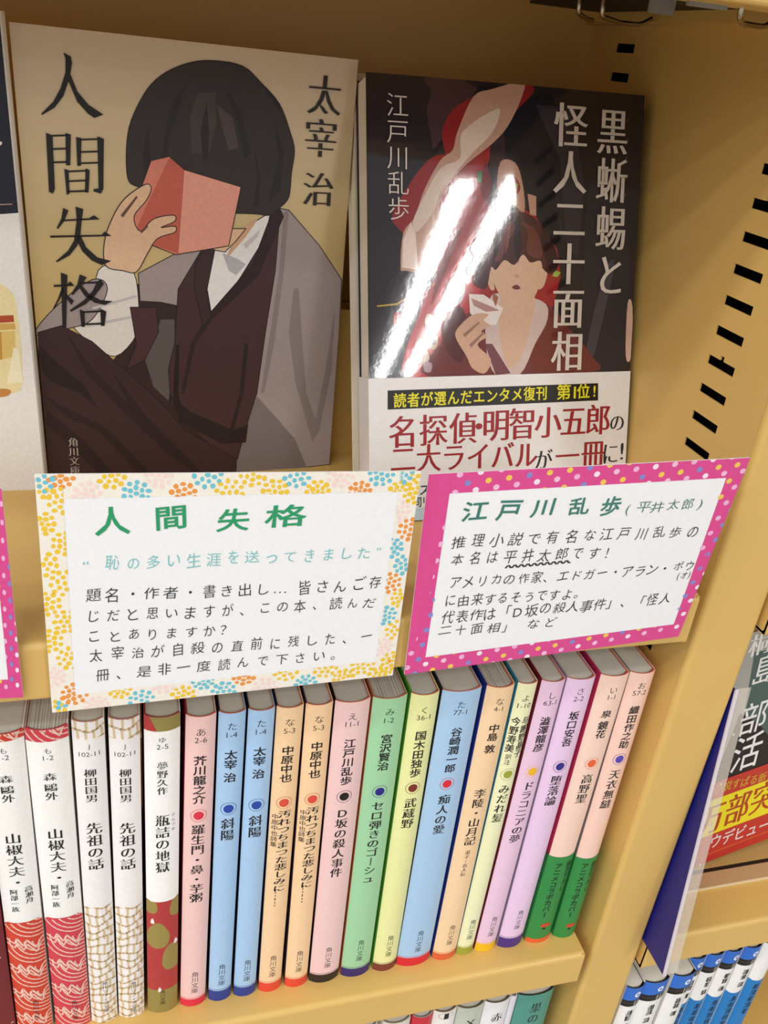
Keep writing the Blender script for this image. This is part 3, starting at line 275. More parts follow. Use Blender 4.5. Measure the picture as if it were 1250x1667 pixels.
class Print:
    def __init__(s, finish='spine', clip=None):
        s.P = []; s.mats = []; s.finish = finish; s.clip = clip
    def mi(s, c):
        mt = c if not isinstance(c, str) else M(c, s.finish)
        if mt not in s.mats: s.mats.append(mt)
        return s.mats.index(mt)
    def tris(s, V, T, c, layer):
        k = s.mi(c)
        for t in T:
            p = [V[i] for i in t]
            if s.clip:
                u0, u1, v0, v1 = s.clip
                if min(q[0] for q in p) < u0: p = clip_poly(p, 0, u0, False)
                if p and max(q[0] for q in p) > u1: p = clip_poly(p, 0, u1, True)
                if p and min(q[1] for q in p) < v0: p = clip_poly(p, 1, v0, False)
                if p and max(q[1] for q in p) > v1: p = clip_poly(p, 1, v1, True)
            if len(p) >= 3: s.P.append((p, k, layer))
    def poly(s, pts, c, layer=1, smooth=False):
        if smooth: pts = smooth_poly(pts)
        T = tessellate_polygon([[Vector((p[0], p[1], 0)) for p in pts]])
        s.tris(pts, T, c, layer)
    def rect(s, u0, u1, v0, v1, c, layer=1): s.poly([(u0, v0), (u1, v0), (u1, v1), (u0, v1)], c, layer)
    def disc(s, u, v, ru, rv, c, layer=1, n=20): s.poly([(u+ru*math.cos(2*math.pi*i/n), v+rv*math.sin(2*math.pi*i/n)) for i in range(n)], c, layer)
    def ring(s, u, v, ru, rv, w, c, layer=1, n=24):
        A = [(u+ru*math.cos(2*math.pi*i/n), v+rv*math.sin(2*math.pi*i/n)) for i in range(n)]; B = [(u+(ru-w)*math.cos(2*math.pi*i/n), v+(rv-w)*math.sin(2*math.pi*i/n)) for i in range(n)]
        for i in range(n): s.poly([A[i], A[(i+1) % n], B[(i+1) % n], B[i]], c, layer)
    def stroke(s, pts, w, c, layer=1):
        for a, b in zip(pts, pts[1:]):
            d = (b[0]-a[0], b[1]-a[1]); l = math.hypot(*d) or 1; n = (-d[1]/l*w/2, d[0]/l*w/2); e = (d[0]/l*w*.25, d[1]/l*w*.25)
            s.tris([(a[0]+n[0]-e[0], a[1]+n[1]-e[1]), (a[0]-n[0]-e[0], a[1]-n[1]-e[1]), (b[0]-n[0]+e[0], b[1]-n[1]+e[1]), (b[0]+n[0]+e[0], b[1]+n[1]+e[1])], [(0, 1, 2), (0, 2, 3)], c, layer)
    def char(s, ch, u, v, w, h, style, c, layer=2, rot=0, whole=False, skew=0):
        V, T, bb = glyph(ch, style)
        if not V: return
        if whole: cx, cy, sx = (bb[0]+bb[1])/2, (bb[2]+bb[3])/2, 1
        elif ord(ch[0]) < 0x2000: cx, cy = (bb[0]+bb[1])/2, .38
        else: cx, cy = .5, .38
        ca, sa = math.cos(rot), math.sin(rot); out = []
        for x, y in V:
            x -= cx; y -= cy; x += skew*y
            out.append((u+(x*ca-y*sa)*w, v+(x*sa+y*ca)*h))
        s.tris(out, T, c, layer)
    def vtext(s, txt, u0, v0, u1, v1, w, style, c, layer=2, ends=False):
        """vertical writing; with ends=True v0 and v1 are the outer ends, otherwise the first and last glyph centres"""
        n = len(txt)
        if ends:
            cell = (v0-v1)/n; a0, a1 = v0-cell/2, v1+cell/2
        else:
            cell = (v0-v1)/(n-1) if n > 1 else w; a0, a1 = v0, v1
        for i, ch in enumerate(txt):
            t = i/(n-1) if n > 1 else 0
            u, v = u0+(u1-u0)*t, a0+(a1-a0)*t
            h = min(cell, w*1.35) if n > 1 or ends else w*1.05
            if ch in 'ー…「」': s.char(ch, u, v, h, w, style, c, layer, rot=-math.pi/2)
            else: s.char(ch, u, v, w, h, style, c, layer)
    def htext(s, txt, u0, v0, u1, v1, w, h, style, c, jit, layer=2, rnd=None, skew=0):
        n = len(txt)
        for i, ch in enumerate(txt):
            t = i/(n-1) if n > 1 else 0; u, v = u0+(u1-u0)*t, v0+(v1-v0)*t
            if jit:
                s.char(ch, u+rnd.uniform(-.06, .06)*w, v+rnd.uniform(-.07, .07)*h, w*rnd.uniform(.84, 1.06), h*rnd.uniform(.84, 1.06), style, c, layer, rot=rnd.uniform(-.06, .10), skew=rnd.uniform(.0, .16))
            else: s.char(ch, u, v, w, h, style, c, layer)
    def build(s, name, parent, surf, cuts=(), lift=.022):
        V = []; F = []; K = []
        for p, k, layer in s.P:
            parts = [p]; lo = min(q[0] for q in p); hi = max(q[0] for q in p)
            for cu in cuts:
                if lo < cu < hi:
                    nxt = []
                    for q in parts:
                        if min(a[0] for a in q) < cu < max(a[0] for a in q):
                            nxt += [clip_poly(q, 0, cu, True), clip_poly(q, 0, cu, False)]
                        else: nxt.append(q)
                    parts = nxt
            for q in parts:
                if len(q) < 3: continue
                n = len(V); V += [surf(a, b, layer*lift) for a, b in q]; F.append(tuple(range(n, n+len(q)))); K.append(k)
        return link(name, V, F, s.mats, K, parent)

# ---------------------------------------------------------------- the room behind the photographer
fl = MB(); fl.box(-4000, 6000, -9000, 170, -1010, -1000)
tag(fl.build('floor', M('#a89f92', 'matte')), kind='structure')
wl = MB(); wl.box(-4000, 6000, 172, 190, -1000, 2300)
tag(wl.build('wall_back', M('#d8d0c0', 'matte')), kind='structure')

# ---------------------------------------------------------------- bookcases (steel, beige enamel)
XP = 279.6          # face of the right upright
TH = 1.2
def shelf_mesh(x0, x1, ztop, y0=-11.5, y1=154.0, lip=19.6):
    r = 2.2; prof = []
    prof.append((y1, ztop)); 
    for i in range(6):
        a = math.pi/2 + i/5*math.pi/2; prof.append((y0+r+r*math.cos(a), ztop-r+r*math.sin(a)))
    for i in range(5):
        a = math.pi + i/4*math.pi/2; prof.append((y0+1.4+1.4*math.cos(a), ztop-lip+1.4+1.4*math.sin(a)))
    prof += [(y0+14, ztop-lip), (y0+14, ztop-lip+TH), (y0+TH+.6, ztop-lip+TH), (y0+TH, ztop-lip+TH+.8), (y0+TH, ztop-r-TH+.6), (y0+r, ztop-TH), (y1, ztop-TH)]
    b = MB(); b.prism_x(prof, x0, x1)
    # folded end plates
    for xe in (x0, x1-TH): b.box(xe, xe+TH, y0+.3, y1, ztop-lip+.3, ztop-.3)
    return b
def upright(side_x, y0, y1, z0, z1, thick_dir, parent, name='side_panel'):
    """perforated sheet: a lattice of cells with the slot cells left out"""
    ys = [y0, 12.1, 18.6, 20.4, 26.8, 119.4, 133.8, y1]
    zs = []; k = math.ceil((z0-231.1+4)/10.08)
    rows = []
    while 231.1+10.08*k < z1-3: rows.append((k, 231.1+10.08*k)); k += 1
    levels = [z0]
    for kk, zt in rows:
        levels += [zt-3.1, zt]
        if kk % 5 == 3: levels.append(zt+1.5)
    levels.append(z1)
    slots = {(round(zt-3.1, 3)): kk for kk, zt in rows}; notch = {round(zt, 3): kk for kk, zt in rows if kk % 5 == 3}
    T = .6; V = []; F = []
    def quad(a, b, c, d): n = len(V); V.extend([a, b, c, d]); F.append((n, n+1, n+2, n+3))
    xa, xb = side_x, side_x + T*thick_dir
    for j in range(len(levels)-1):
        za, zb = levels[j], levels[j+1]
        for i in range(len(ys)-1):
            ya, yb = ys[i], ys[i+1]
            hole = (round(za, 3) in slots and i in (1, 2, 3, 5)) or (round(za, 3) in notch and i == 2)
            if hole:
                # walls of the hole
                quad((xa, ya, za), (xb, ya, za), (xb, yb, za), (xa, yb, za)); quad((xa, ya, zb), (xa, yb, zb), (xb, yb, zb), (xb, ya, zb))
                if i in (1, 5) or (round(za, 3) in notch): quad((xa, ya, za), (xa, ya, zb), (xb, ya, zb), (xb, ya, za))
                if i in (3, 5) or (round(za, 3) in notch): quad((xa, yb, za), (xb, yb, za), (xb, yb, zb), (xa, yb, zb))
            else:
                quad((xa, ya, za), (xa, yb, za), (xa, yb, zb), (xa, ya, zb)); quad((xb, ya, za), (xb, ya, zb), (xb, yb, zb), (xb, yb, za))
    quad((xa, y0, z0), (xa, y0, z1), (xb, y0, z1), (xb, y0, z0)); quad((xa, y1, z0), (xb, y1, z0), (xb, y1, z1), (xa, y1, z1))
    quad((xa, y0, z0), (xb, y0, z0), (xb, y1, z0), (xa, y1, z0)); quad((xa, y0, z1), (xa, y1, z1), (xb, y1, z1), (xb, y0, z1))
    return link(name, V, F, [PAINT], None, parent)

bc = tag(empty('bookcase', (0, 0, -1000)), 'beige steel bookcase with slotted upright, holding the face-out books and row of spines', 'bookcase')
def child_of(o, parent, off):    # the parts are modelled in world millimetres, so move them back by the base offset
    o.location = Vector(off) * -MM; return o
OFF = (0, 0, -1000)
for zt in (-189.0, 0.0, H, 378.0):
    o = shelf_mesh(-320, 273.8, zt).build('shelf', PAINT, bc); child_of(o, bc, OFF)
o = upright(XP, -6.65, 157, -400, 470, 1, bc); child_of(o, bc, OFF)
o = upright(-326, -6.65, 157, -400, 470, -1, bc); child_of(o, bc, OFF)
# hollow front post: front face, return on the far side, dark inside
b = MB(); x0, x1 = XP, 304.7
prof = [(x0+1.4, 20), (x0+1.4, -7.2)]
prof = []
r = 2.2
for i in range(6): a = math.pi + i/5*math.pi/2; prof.append((x0+r+r*math.cos(a), -9.0+r+r*math.sin(a)))
for i in range(6): a = 1.5*math.pi + i/5*math.pi/2; prof.append((x1-r+r*math.cos(a), -9.0+r+r*math.sin(a)))
prof += [(x1, 157), (x1-1.4, 157), (x1-1.4, -7.4), (x0+1.5, -7.4), (x0+1.5, -6.6), (x0, -6.6)]
b.prism_z(prof, -400, 470)
o = b.build('front_post', PAINT, bc); child_of(o, bc, OFF)
b = MB(); b.box(x0+9, x0+10, -7, 156, -400, 470)  # near-black sheet standing in for the shade behind the slots
o = b.build('cavity_shade_sheet', M('#14110f', 'matte'), bc); child_of(o, bc, OFF)
b = MB(); b.box(-326, 304.7, 157, 158.5, -400, 240.5); b.box(-326, 304.7, 157, 158.5, 241.2, 470)
o = b.build('back_panel', PAINT, bc); child_of(o, bc, OFF)
b = MB(); b.box(-319, 272.5, 109.2, 110.6, H+.05, H+61)
o = b.build('back_stop', PAINT, bc); child_of(o, bc, OFF)
b = MB(); b.box(274.6, XP-.1, -4, 156, 358.2, 361.4); b.box(274.6, 276, -4, 156, 361.4, 376)
o = b.build('shelf_bracket', PAINT, bc); child_of(o, bc, OFF)
b = MB(); b.box(243, 274.4, 6, 140, 362, 363)  # dark sheet painting in the shade of the hollow shelf underside
o = b.build('underside_shade_sheet', M('#1c1815', 'matte'), bc); child_of(o, bc, OFF)
# chrome wire hooks and grey plates under the top shelf
def arc_pts(pts, n=5):
    P = [Vector(p) for p in pts]; out = [P[0]]
    for i in range(1, len(P)-1):
        a = P[i] + (P[i-1]-P[i])*min(.45, 2.2/(P[i-1]-P[i]).length); c = P[i] + (P[i+1]-P[i])*min(.45, 2.2/(P[i+1]-P[i]).length)
        for k in range(n+1): t = k/n; out.append(a*(1-t)**2 + P[i]*2*t*(1-t) + c*t*t)
    out.append(P[-1]); return out
for pts in ([(236.5, 83, 372), (236.5, 83, 357.6), (249, 100, 357.0), (254, 107, 357.4)],
            [(241.5, 76, 372), (241.5, 76, 357.2), (256, 90, 356.8), (266, 94, 357.2), (270, 94, 359.5)],
            [(240.5, 0, 370), (240.5, 0, 356.6), (250, 12, 356.0), (262, 20, 356.4), (270, 24, 359)]):
    b = MB(); b.tube(arc_pts(pts), .75)
    o = b.build('shelf_hook', M('#b8b3a8', 'metal'), bc, smooth=True); child_of(o, bc, OFF)
for bx_ in ((238, 246, 40, 41.2, 357.6, 369), (225, 236, -1, 0.2, 357.4, 369)):
    b = MB(); b.box(*bx_); o = b.build('hook_plate', M('#8c8884', 'matte'), bc); child_of(o, bc, OFF)

bc2 = tag(empty('bookcase', (600, 0, -1000)), 'neighbouring beige steel bookcase right of the post, holding the leaning book and blue-topped spines', 'bookcase')
OFF2 = (600, 0, -1000)
for zt in (-189.0, 0.0, 189.0, 378.0):
    o = shelf_mesh(306.3, 900, zt).build('shelf', PAINT, bc2); child_of(o, bc2, OFF2)
b = MB(); b.box(306.3, 900, 157, 158.5, -400, 470)
o = b.build('back_panel', PAINT, bc2); child_of(o, bc2, OFF2)
b = MB(); b.box(308, 899, 19.2, 108, .06, 1.0)
o = b.build('shelf_liner', M('#c9a060', 'matte'), bc2); child_of(o, bc2, OFF2)
b = MB(); b.box(308, 899, 16.9, 19.0, .06, .7)
o = b.build('liner_seam', M('#241a14', 'matte'), bc2); child_of(o, bc2, OFF2)
b = MB(); b.box(308, 899, 9, 16.8, .06, 1.1); b.box(308, 899, 8.4, 9, .06, 1.3, 1)
o = b.build('price_rail', [M('#c4a476', 'matte'), M('#e9d6ae', 'matte')], bc2); child_of(o, bc2, OFF2)

# ---------------------------------------------------------------- spine-out paperbacks
NS = 12
def sag(u, w, s): 
    t = abs(2*u/w-1); return -s*(1-t**2.3)
def spine_book(x, xt, w, h, zbase, label, group=None, cover='#ffffff', side='#444444', other=None, rim='#e07a5c', s=None, y0=0.0, depth=105.0, pages=None, cat='book', name='paperback_book'):
    """one paperback standing spine-out; local frame: x across the spine, y into the shelf, z up"""
    lean = math.asin((xt-x)/h)
    s = s if s is not None else min(2.0, .19*w)
    lift = abs(math.sin(lean))*w if lean > 0 else 0
    root = empty(name, (x, y0, zbase+lift+.05), (0, lean, 0))
    tag(root, label, cat, group)
    us = [w*i/NS for i in range(NS+1)]; t = .42
    outer = [(0, depth)] + [(u, sag(u, w, s)) for u in us] + [(w, depth)]
    inner = [(t, depth)] + [(t+(w-2*t)*i/NS, sag(us[i], w, s)+t+.05) for i in range(NS+1)] + [(w-t, depth)]
    n = len(outer); V = [(p[0], p[1], 0) for p in outer] + [(p[0], p[1], h) for p in outer] + [(p[0], p[1], 0) for p in inner] + [(p[0], p[1], h) for p in inner]
    F = []; K = []
    for i in range(n-1):
        F.append((i, i+1, n+i+1, n+i)); K.append(0 if 1 <= i < n-2 else (1 if i == 0 else 2))
        F.append((2*n+i, 3*n+i, 3*n+i+1, 2*n+i+1)); K.append(3)
        F.append((n+i, n+i+1, 3*n+i+1, 3*n+i)); K.append(3 if 1 <= i < n-2 else (1 if i == 0 else 2))
        F.append((i, 2*n+i, 2*n+i+1, i+1)); K.append(3)
    F += [(0, n, 3*n, 2*n), (n-1, 3*n-1, 4*n-1, 2*n-1)]; K += [1, 2]
    link('cover', V, F, [M(cover, 'spine'), M(side, 'spine'), M(other or cover, 'spine'), M(rim, 'paper')], K, root)
    pw = t+.12; front = [(pw+(w-2*pw)*i/NS, sag(us[i], w, s)+1.35) for i in range(NS+1)]
    pb = MB(); pb.prism_z(front + [(w-pw, depth-.8), (pw, depth-.8)], .4, h-.55); pb.build('page_block', pages or PAGES, root)
    surf = lambda u, v, l: (u, sag(u, w, s)-.01-l, v)
    # exact facet interpolation so the print follows the faceted spine
    def fsurf(u, v, l):
        u = min(max(u, 0), w); k = min(int(u/w*NS), NS-1); a, b_ = us[k], us[k+1]; f = (u-a)/(b_-a)
        return (u, sag(a, w, s)*(1-f)+sag(b_, w, s)*f-.012-l, v)
    return root, fsurf, us[1:-1]
INK = '#1d1a1c'
rnd = random.Random(7)
def pattern_zone(pr, w, z0, z1, kind, pc):
    if kind == 'waves':
        pr.rect(0, w, z0, z1, pc, 1); c = '#f6cdbd'
        period = 14.0; zc = z1 + 4
        while zc > z0 - 16:
            for r in (4.0, 6.2, 8.4, 10.6, 12.8):      # nested arcs sweeping down to the left
                pts = [(w+1.0-r*1.15*math.cos(a), zc-2-r*1.0*math.sin(a)+r*.15) for a in [k/9*math.pi*.55-.1 for k in range(10)]]
                pr.stroke(pts, .55, c, 2)
            zg = [(0, zc+.5), (w*.22, zc-1.2), (w*.30, zc+1.6), (w*.46, zc-2.6), (w*.56, zc+.4), (w*.80, zc-5.0), (w*.9, zc-1.5), (w, zc-.5)]
            pr.stroke(zg, .65, c, 3); pr.stroke([(a, b-2.2) for a, b in zg], .55, c, 3)
            zc -= period
    elif kind == 'lattice':
        c = '#dcc39a'; k = 0; v = z1
        while v > z0-2:
            pr.stroke([(w*i/8, v+.8*math.sin(i*.8+k)+(i/8)*1.2) for i in range(9)], .8, c, 2)
            n = 3 + k % 2
            for j in range(n):
                u = w*(j+.35+.3*(k % 2))/n; pr.stroke([(u, v+.6), (u+.3*math.sin(k), v-3.6)], .75, c, 2)
            v -= 4.1+.5*math.sin(k*1.7); k += 1
    elif kind == 'blobs':
        pr.rect(0, w, z0, z1, '#b83a3c', 1)
def blob(pr, u, v, ru, rv, c='#9d8a4a'):
    pr.poly([(u-ru, v-rv*.4), (u-ru*.5, v-rv), (u+ru*.6, v-rv*.95), (u+ru, v-rv*.2), (u+ru*.6, v+rv*.6), (u, v+rv), (u-ru*.7, v+rv*.6)], c, 2, True)
GROUP = 'paperbacks standing spine-out on the lower shelf'
for d in SPINES:
    w, h = d['w'], d['h']
    pat = d.get('pattern'); loose = d['key'] in ('mi', 'n4', 'mo2')
    rim = '#e0795a' if not pat else {'lattice': '#d9927a', 'waves': d.get('pc'), 'blobs': '#b84a4a', 'flecks': '#8a3a3a'}[pat]
    root, surf, cuts = spine_book(d['x'], d['xt'], w, h, 0, d['label'], GROUP, d['c'], d['side'], None, rim, pages=PAGES_LOOSE if loose else PAGES,
                                  s=None)
    pr = Print('spine', clip=(0, w, 0, h))
    if d.get('band'):
        zb, c = d['band']; bd = Print('spine'); bd.rect(0, w, 0, zb, c, 1); bd.build('colour_band', root, surf, cuts)
        pr.rect(0, w, zb+.55, zb+.8, c, 1)
    if d.get('obi'):
        zo = d['obi'][0]; ob = MB()
        V = []; F = []; K = []; NSO = NS
        prof = [(-.14, 60)] + [surf(w*i/NSO, 0, .14)[:2] for i in range(NSO+1)] + [(w+.14, 60)]
        prof[1] = (-.14, 0); prof[-2] = (w+.14, 0)
        n = len(prof); V = [(p[0], p[1], 0.02) for p in prof] + [(p[0], p[1], zo) for p in prof] ; F = [(i, i+1, n+i+1, n+i) for i in range(n-1)]
        osurf = lambda u, v, l, surf=surf: surf(u, v, l+.16)
        ow = link('paper_band', V, F, [M('#2f8b45', 'spine')], None, root); ow['label'] = 'green paper band'
        op = Print('spine', clip=(0, w, 0, h))
        op.vtext('アニメコラボカバー', w*.40, d['obi'][1], w*.40, d['obi'][2], 3.4, 'gothic', '#10241a', ends=True)
        op.vtext('描き下ろし', w*.82, d['obi'][1], w*.82, d['obi'][1]-.55*(d['obi'][1]-d['obi'][2]), 2.8, 'gothic', '#10241a', ends=True)
        zr = d['obi'][3]
        op.poly([(w*.36, zr), (w*.5, zr+1.2), (w*.72, zr+.8), (w*.82, zr-.4), (w*.66, zr-1.2), (w*.44, zr-1)], '#d2452e', 2, True); op.disc(w*.55, zr-2.2, .9, .6, '#15161a', 2)
        op.build('band_lettering', ow, osurf, cuts)
        if d.get('band'):
            bb = Print('spine'); bb.rect(0, w, 0, 2.6, d['band'][1], 1); bb.build('band_foot', ow, osurf, cuts)
    if pat in ('waves', 'lattice', 'blobs'):
        zt, zb = d['lab']; pp = Print('spine', clip=(0, w, 0, h))
        if pat == 'waves':
            pattern_zone(pp, w, 0, zb, pat, d['pc']); q = Print('spine', clip=(0, w, zt, h)); pattern_zone(q, w, zt, h, pat, d['pc'])
            pp.P = [(p, k, l) for p, k, l in pp.P if max(a[1] for a in p) <= zb+.3]; pp.mats = q.mats = pp.mats
            for (p, k, l) in q.P: pp.P.append((p, k, l))
            pp.poly([(0, zb-1.2), (w*.1, zb-.1), (w*.9, zb-.1), (w, zb-1.2), (w, zb+.6), (0, zb+.6)], d['c'], 4)
        elif pat == 'lattice':
            pattern_zone(pp, w, 0, zb, pat, None); q = Print('spine', clip=(0, w, zt, h)); pattern_zone(q, w, zt, h, pat, None); pp.P += q.P
            pp.P = [(p, k, l) for p, k, l in pp.P if not (zb+1.5 < max(a[1] for a in p) < zt)]
        else:
            pp.rect(0, w, 0, zb, '#b5383a', 1); pp.rect(0, w, zt, h, '#97874a', 1)
            pp.poly([(0, zt), (w*.35, zt), (w*.15, h), (0, h)], '#b5383a', 2)
            blob(pp, w*.15, zb-3, 2.2, 4); blob(pp, w*.95, zb-4.5, 2.6, 5.2); blob(pp, w*.36, zb-19, 4.2, 7.0); blob(pp, w*.80, zb-32, 3.6, 7.4)
            pp.rect(0, w, 0, 14.0, '#97874a', 1.5)
            for fu, fv in ((w*.18, zb-11.3), (w*.92, zb-24.6), (w*.40, 14.2)):
                pp.poly([(fu-.5, fv-1.2), (fu+.5, fv-1.2), (fu+.6, fv), (fu, fv+1.6), (fu-.6, fv)], '#f6efe6', 3, True)
            pp.poly([(0, zb+1.6), (0, zb+.5), (w*.14, zb-.6), (w*.86, zb-.6), (w, zb+.5), (w, zb+1.6)], d['c'], 4)
        pp.build('printed_pattern', root, surf, cuts)
    if pat == 'flecks':
        for _ in range(26):
            u, v = rnd.uniform(.1, .95)*w, rnd.uniform(2, 146); pr.disc(u, v, rnd.uniform(.2, .5), rnd.uniform(.2, .6), '#e6c9c2', 1, 8)
    if d.get('dot'):
        z, c = d['dot']; 
        pr.ring(w/2, z, 2.75, 3.0, .18, c, 1); pr.disc(w/2, z, 1.75, 1.95, c, 2)
    for r in d['runs']:
        if r[0] == 'v1': pr.char(r[1], w*r[2], r[3], r[4], r[4], r[5], INK)
        elif r[0] == 'h':
            V_, T_, bb = glyph(r[1], r[5]); sc = min(r[4], w*.74/max(bb[1]-bb[0], .01)); pr.char(r[1], w*r[2], r[3], sc, r[4], r[5], INK, whole=True)
        else: pr.vtext(r[1], w*r[2], r[3], w*r[2], r[4], min(r[5], w*.62), r[6], INK, 4 if pat else 2, ends=True)
    if pr.P: pr.build('spine_lettering', root, surf, cuts)

# books on the shelf below, only their heads show
low = [(172.0, 13.8, '#ece8de', '#d9c9b0', None, 'cream paperback top under the shelf edge, left of the red one'), (188.4, 12.9, '#e9e6dc', '#cfc0a8', None, 'off-white paperback top just left of the small red one'),
       (202.2, 9.6, '#d22a3c', '#b9b3ac', None, 'small red paperback top peeping out under the shelf edge'), (212.2, 11.2, '#f4f2ee', '#a98a5c', 'bar', 'white paperback top with a black mark, right of the red one'),
       (223.9, 13.0, '#c3cabb', '#8a7a58', 'X', 'grey-green paperback top printed with an X'), (237.3, 12.6, '#efedf0', '#8a7a58', '赤', 'white paperback top printed with a single character, between the X book and teal one'),
       (250.3, 3.2, '#e3e0e8', '#c8c4cc', None, 'very slim pale lilac booklet between white and teal books'), (254.0, 18.2, '#4f9688', '#3a2c20', '巣の', 'teal paperback top at the right end under the shelf')]
for x, w, c, rimc, mark, lab in low:
    root, surf, cuts = spine_book(x, x, w, 149 if mark != 'bar' else 150, -189, lab, 'paperbacks on the shelf below', c, c, c, rimc)
    pr = Print('spine', clip=(0, w, 0, 150))
    if mark == 'bar': pr.rect(w*.42, w*.62, 144.5, 148.6, '#16120f', 2); pr.ring(w*.5, 147, 3.6, 2.4, .25, '#a98a5c', 1)
    elif mark: 
        pr.vtext(mark, w*.55, 141 if mark != '巣の' else 143, w*.55, 134 if mark != '巣の' else 126, 6.2 if len(mark) == 1 else 6.0, 'mincho', '#26302c', ends=True)
    if pr.P: pr.build('spine_lettering', root, surf, cuts)
def unreadable(pr, u, v, sz, c):
    """small lettering that the photograph does not resolve: a knot of strokes, no readable character"""
    for k in range(4): y_ = v+sz*(.42-.28*k)+rnd.uniform(-.1, .1); pr.stroke([(u-sz*rnd.uniform(.3, .5), y_), (u+sz*rnd.uniform(.3, .5), y_+.1)], .5, c, 4)
    for k in range(2): x_ = u+sz*rnd.uniform(-.35, .35); pr.stroke([(x_, v+sz*.45), (x_+.1, v-sz*.45)], .6, c, 5)
# right bay, shelf below: white labels, blue heads and feet
rb = [(307.2, 10.0, -6.6, 3.2, 1, 'blue-headed white spine nearest the post, in front of its neighbours'), (317.6, 13.6, -6.0, 3.0, 1, 'second blue-headed white spine from the post, half behind the acrylic holder'), (333.6, 12.6, -5.6, 2.8, 1, 'blue-headed white spine just right of the acrylic holder'),
      (346.9, 10.0, 1.2, 2.4, 2, 'narrow blue-headed spine, first of those set back under the shelf edge'), (357.4, 9.9, 1.2, 2.0, 2, 'second of the set-back blue-headed spines under the shelf edge'), (367.8, 10.4, 1.2, 1.6, 2, 'third of the set-back blue-headed spines under the shelf edge'),
      (378.9, 11.0, 1.2, 1.6, 2, 'fourth of the set-back blue-headed spines, beside the red line'), (390.6, 11.0, 1.2, 1.6, 3, 'blue-footed spine at the bottom right corner of the picture')]
for i, (x, w, y0, ln, kind, lab) in enumerate(rb):
    root, surf, cuts = spine_book(x-ln*.0, x+.01, w, 149, -189, lab, 'blue-headed paperbacks in the right bay', '#f2f0ee', '#e6e2dc', None, '#1e1c20', y0=y0, pages=WHITE_PAGES)
    pr = Print('spine', clip=(0, w, 0, 149))
    if kind < 3:
        pr.rect(0, w, 139.6, 149, '#2f6fd0', 1); pr.rect(0, w, 134.8, 139.6, '#17161a', 1); pr.rect(0, w, 137.3, 137.6, '#5a5046', 2)
        pr.disc(w*.66, 143.4, 1.7, 1.9, '#f1f4fa', 2); pr.disc(w*.66, 143.4, .7, .8, '#2f6fd0', 3)
        pr.rect(w*.60, w*.66, 135.4, 139.0, '#b8b0a4', 3); pr.rect(w*.74, w*.79, 135.4, 139.0, '#b8b0a4', 3)
        for vv in (129.4, 125.2, 118.8): unreadable(pr, w*.55, vv, 3.6, '#201e22')
    if kind >= 2:
        zb = 112.0 if kind == 2 else 119
        pr.poly([(0, 0), (w, 0), (w, zb+1.6), (w*.8, zb+.4), (w*.5, zb), (w*.2, zb+.4), (0, zb+1.6)], '#1b7cc2', 1)
        for q_ in range(5): unreadable(pr, w*.55, zb-5-q_*5.4, 4.0, '#12304e')
    pr.build('spine_lettering', root, surf, cuts)

# ---------------------------------------------------------------- face-out books on the upper shelf
def face_book(pose, W, Hh, z0, T, label, cover_mat, bow=0.0, loose_pages=False, group=None):
    bx, by, lean, yaw, roll = pose
    root = empty('paperback_book', (bx, by, z0))
    th, ya, ro = map(math.radians, (lean, yaw, roll))
    # local x = across the cover, z = up the cover, y = through the book
    R_ = Matrix.Rotation(ya, 4, 'Z') @ Matrix.Rotation(-th, 4, 'X') @ Matrix.Rotation(-ro, 4, 'Y')
    root.rotation_euler = R_.to_euler()
    tag(root, label, 'book', group)
    N = 16
    f = lambda u: -bow*(1-(2*u/W-1)**2)
    us = [W*i/N for i in range(N+1)]
    # cover: front board (bowed), rounded spine on the right, back board
    V = []; F = []; K = []
    path = [(u, f(u)) for u in us] + [(W+.9*math.sin(a), T/2-T/2*math.cos(a)) for a in [math.pi*k/6 for k in range(1, 6)]] + [(W, T), (0, T)]
    inner = [(u, f(u)+.35) for u in us] + [(W-.35+.8*math.sin(a), T/2-(T/2-.35)*math.cos(a)) for a in [math.pi*k/6 for k in range(1, 6)]] + [(W-.35, T-.35), (0, T-.35)]
    n = len(path)
    V = [(p[0], p[1], 0) for p in path] + [(p[0], p[1], Hh) for p in path] + [(p[0], p[1], 0) for p in inner] + [(p[0], p[1], Hh) for p in inner]
    for i in range(n-1):
        F += [(i, i+1, n+i+1, n+i), (2*n+i, 3*n+i, 3*n+i+1, 2*n+i+1), (n+i, n+i+1, 3*n+i+1, 3*n+i), (i, 2*n+i, 2*n+i+1, i+1)]
    F += [(0, n, 3*n, 2*n), (n-1, 3*n-1, 4*n-1, 2*n-1)]
    link('cover', V, F, [cover_mat], None, root)
    pb = MB(); pb.prism_z([(u if u > 1 else .6, f(u)+.45) for u in us[:-1]] + [(W-.8, .8), (W-.5, T-.7), (.6, T-.5)], .5, Hh-.9); pb.build('page_block', [PAGES_SIDE], root)
    def surf(u, v, l):
        k = min(max(int(u/W*N), 0), N-1); t = (u-us[k])/(us[k+1]-us[k]); t = min(max(t, 0), 1)
        return (u, f(us[k])*(1-t)+f(us[k+1])*t-.015-l, v)
    return root, surf, us[1:-1]

# left neighbour: navy and white cover
root, surf, cuts = face_book((-45.5, 82, 0.0, 0, 0), 105.3, 151, H, 9, 'navy and white face-out paperback cut off by the left edge of the picture', M('#f0eeec', 'matte'))
pr = Print('matte', clip=(0, 105.3, 0, 151))
for c, s, l, P in ART0: pr.poly(P, c, l, bool(s))
pr.build('cover_print', root, surf, cuts)

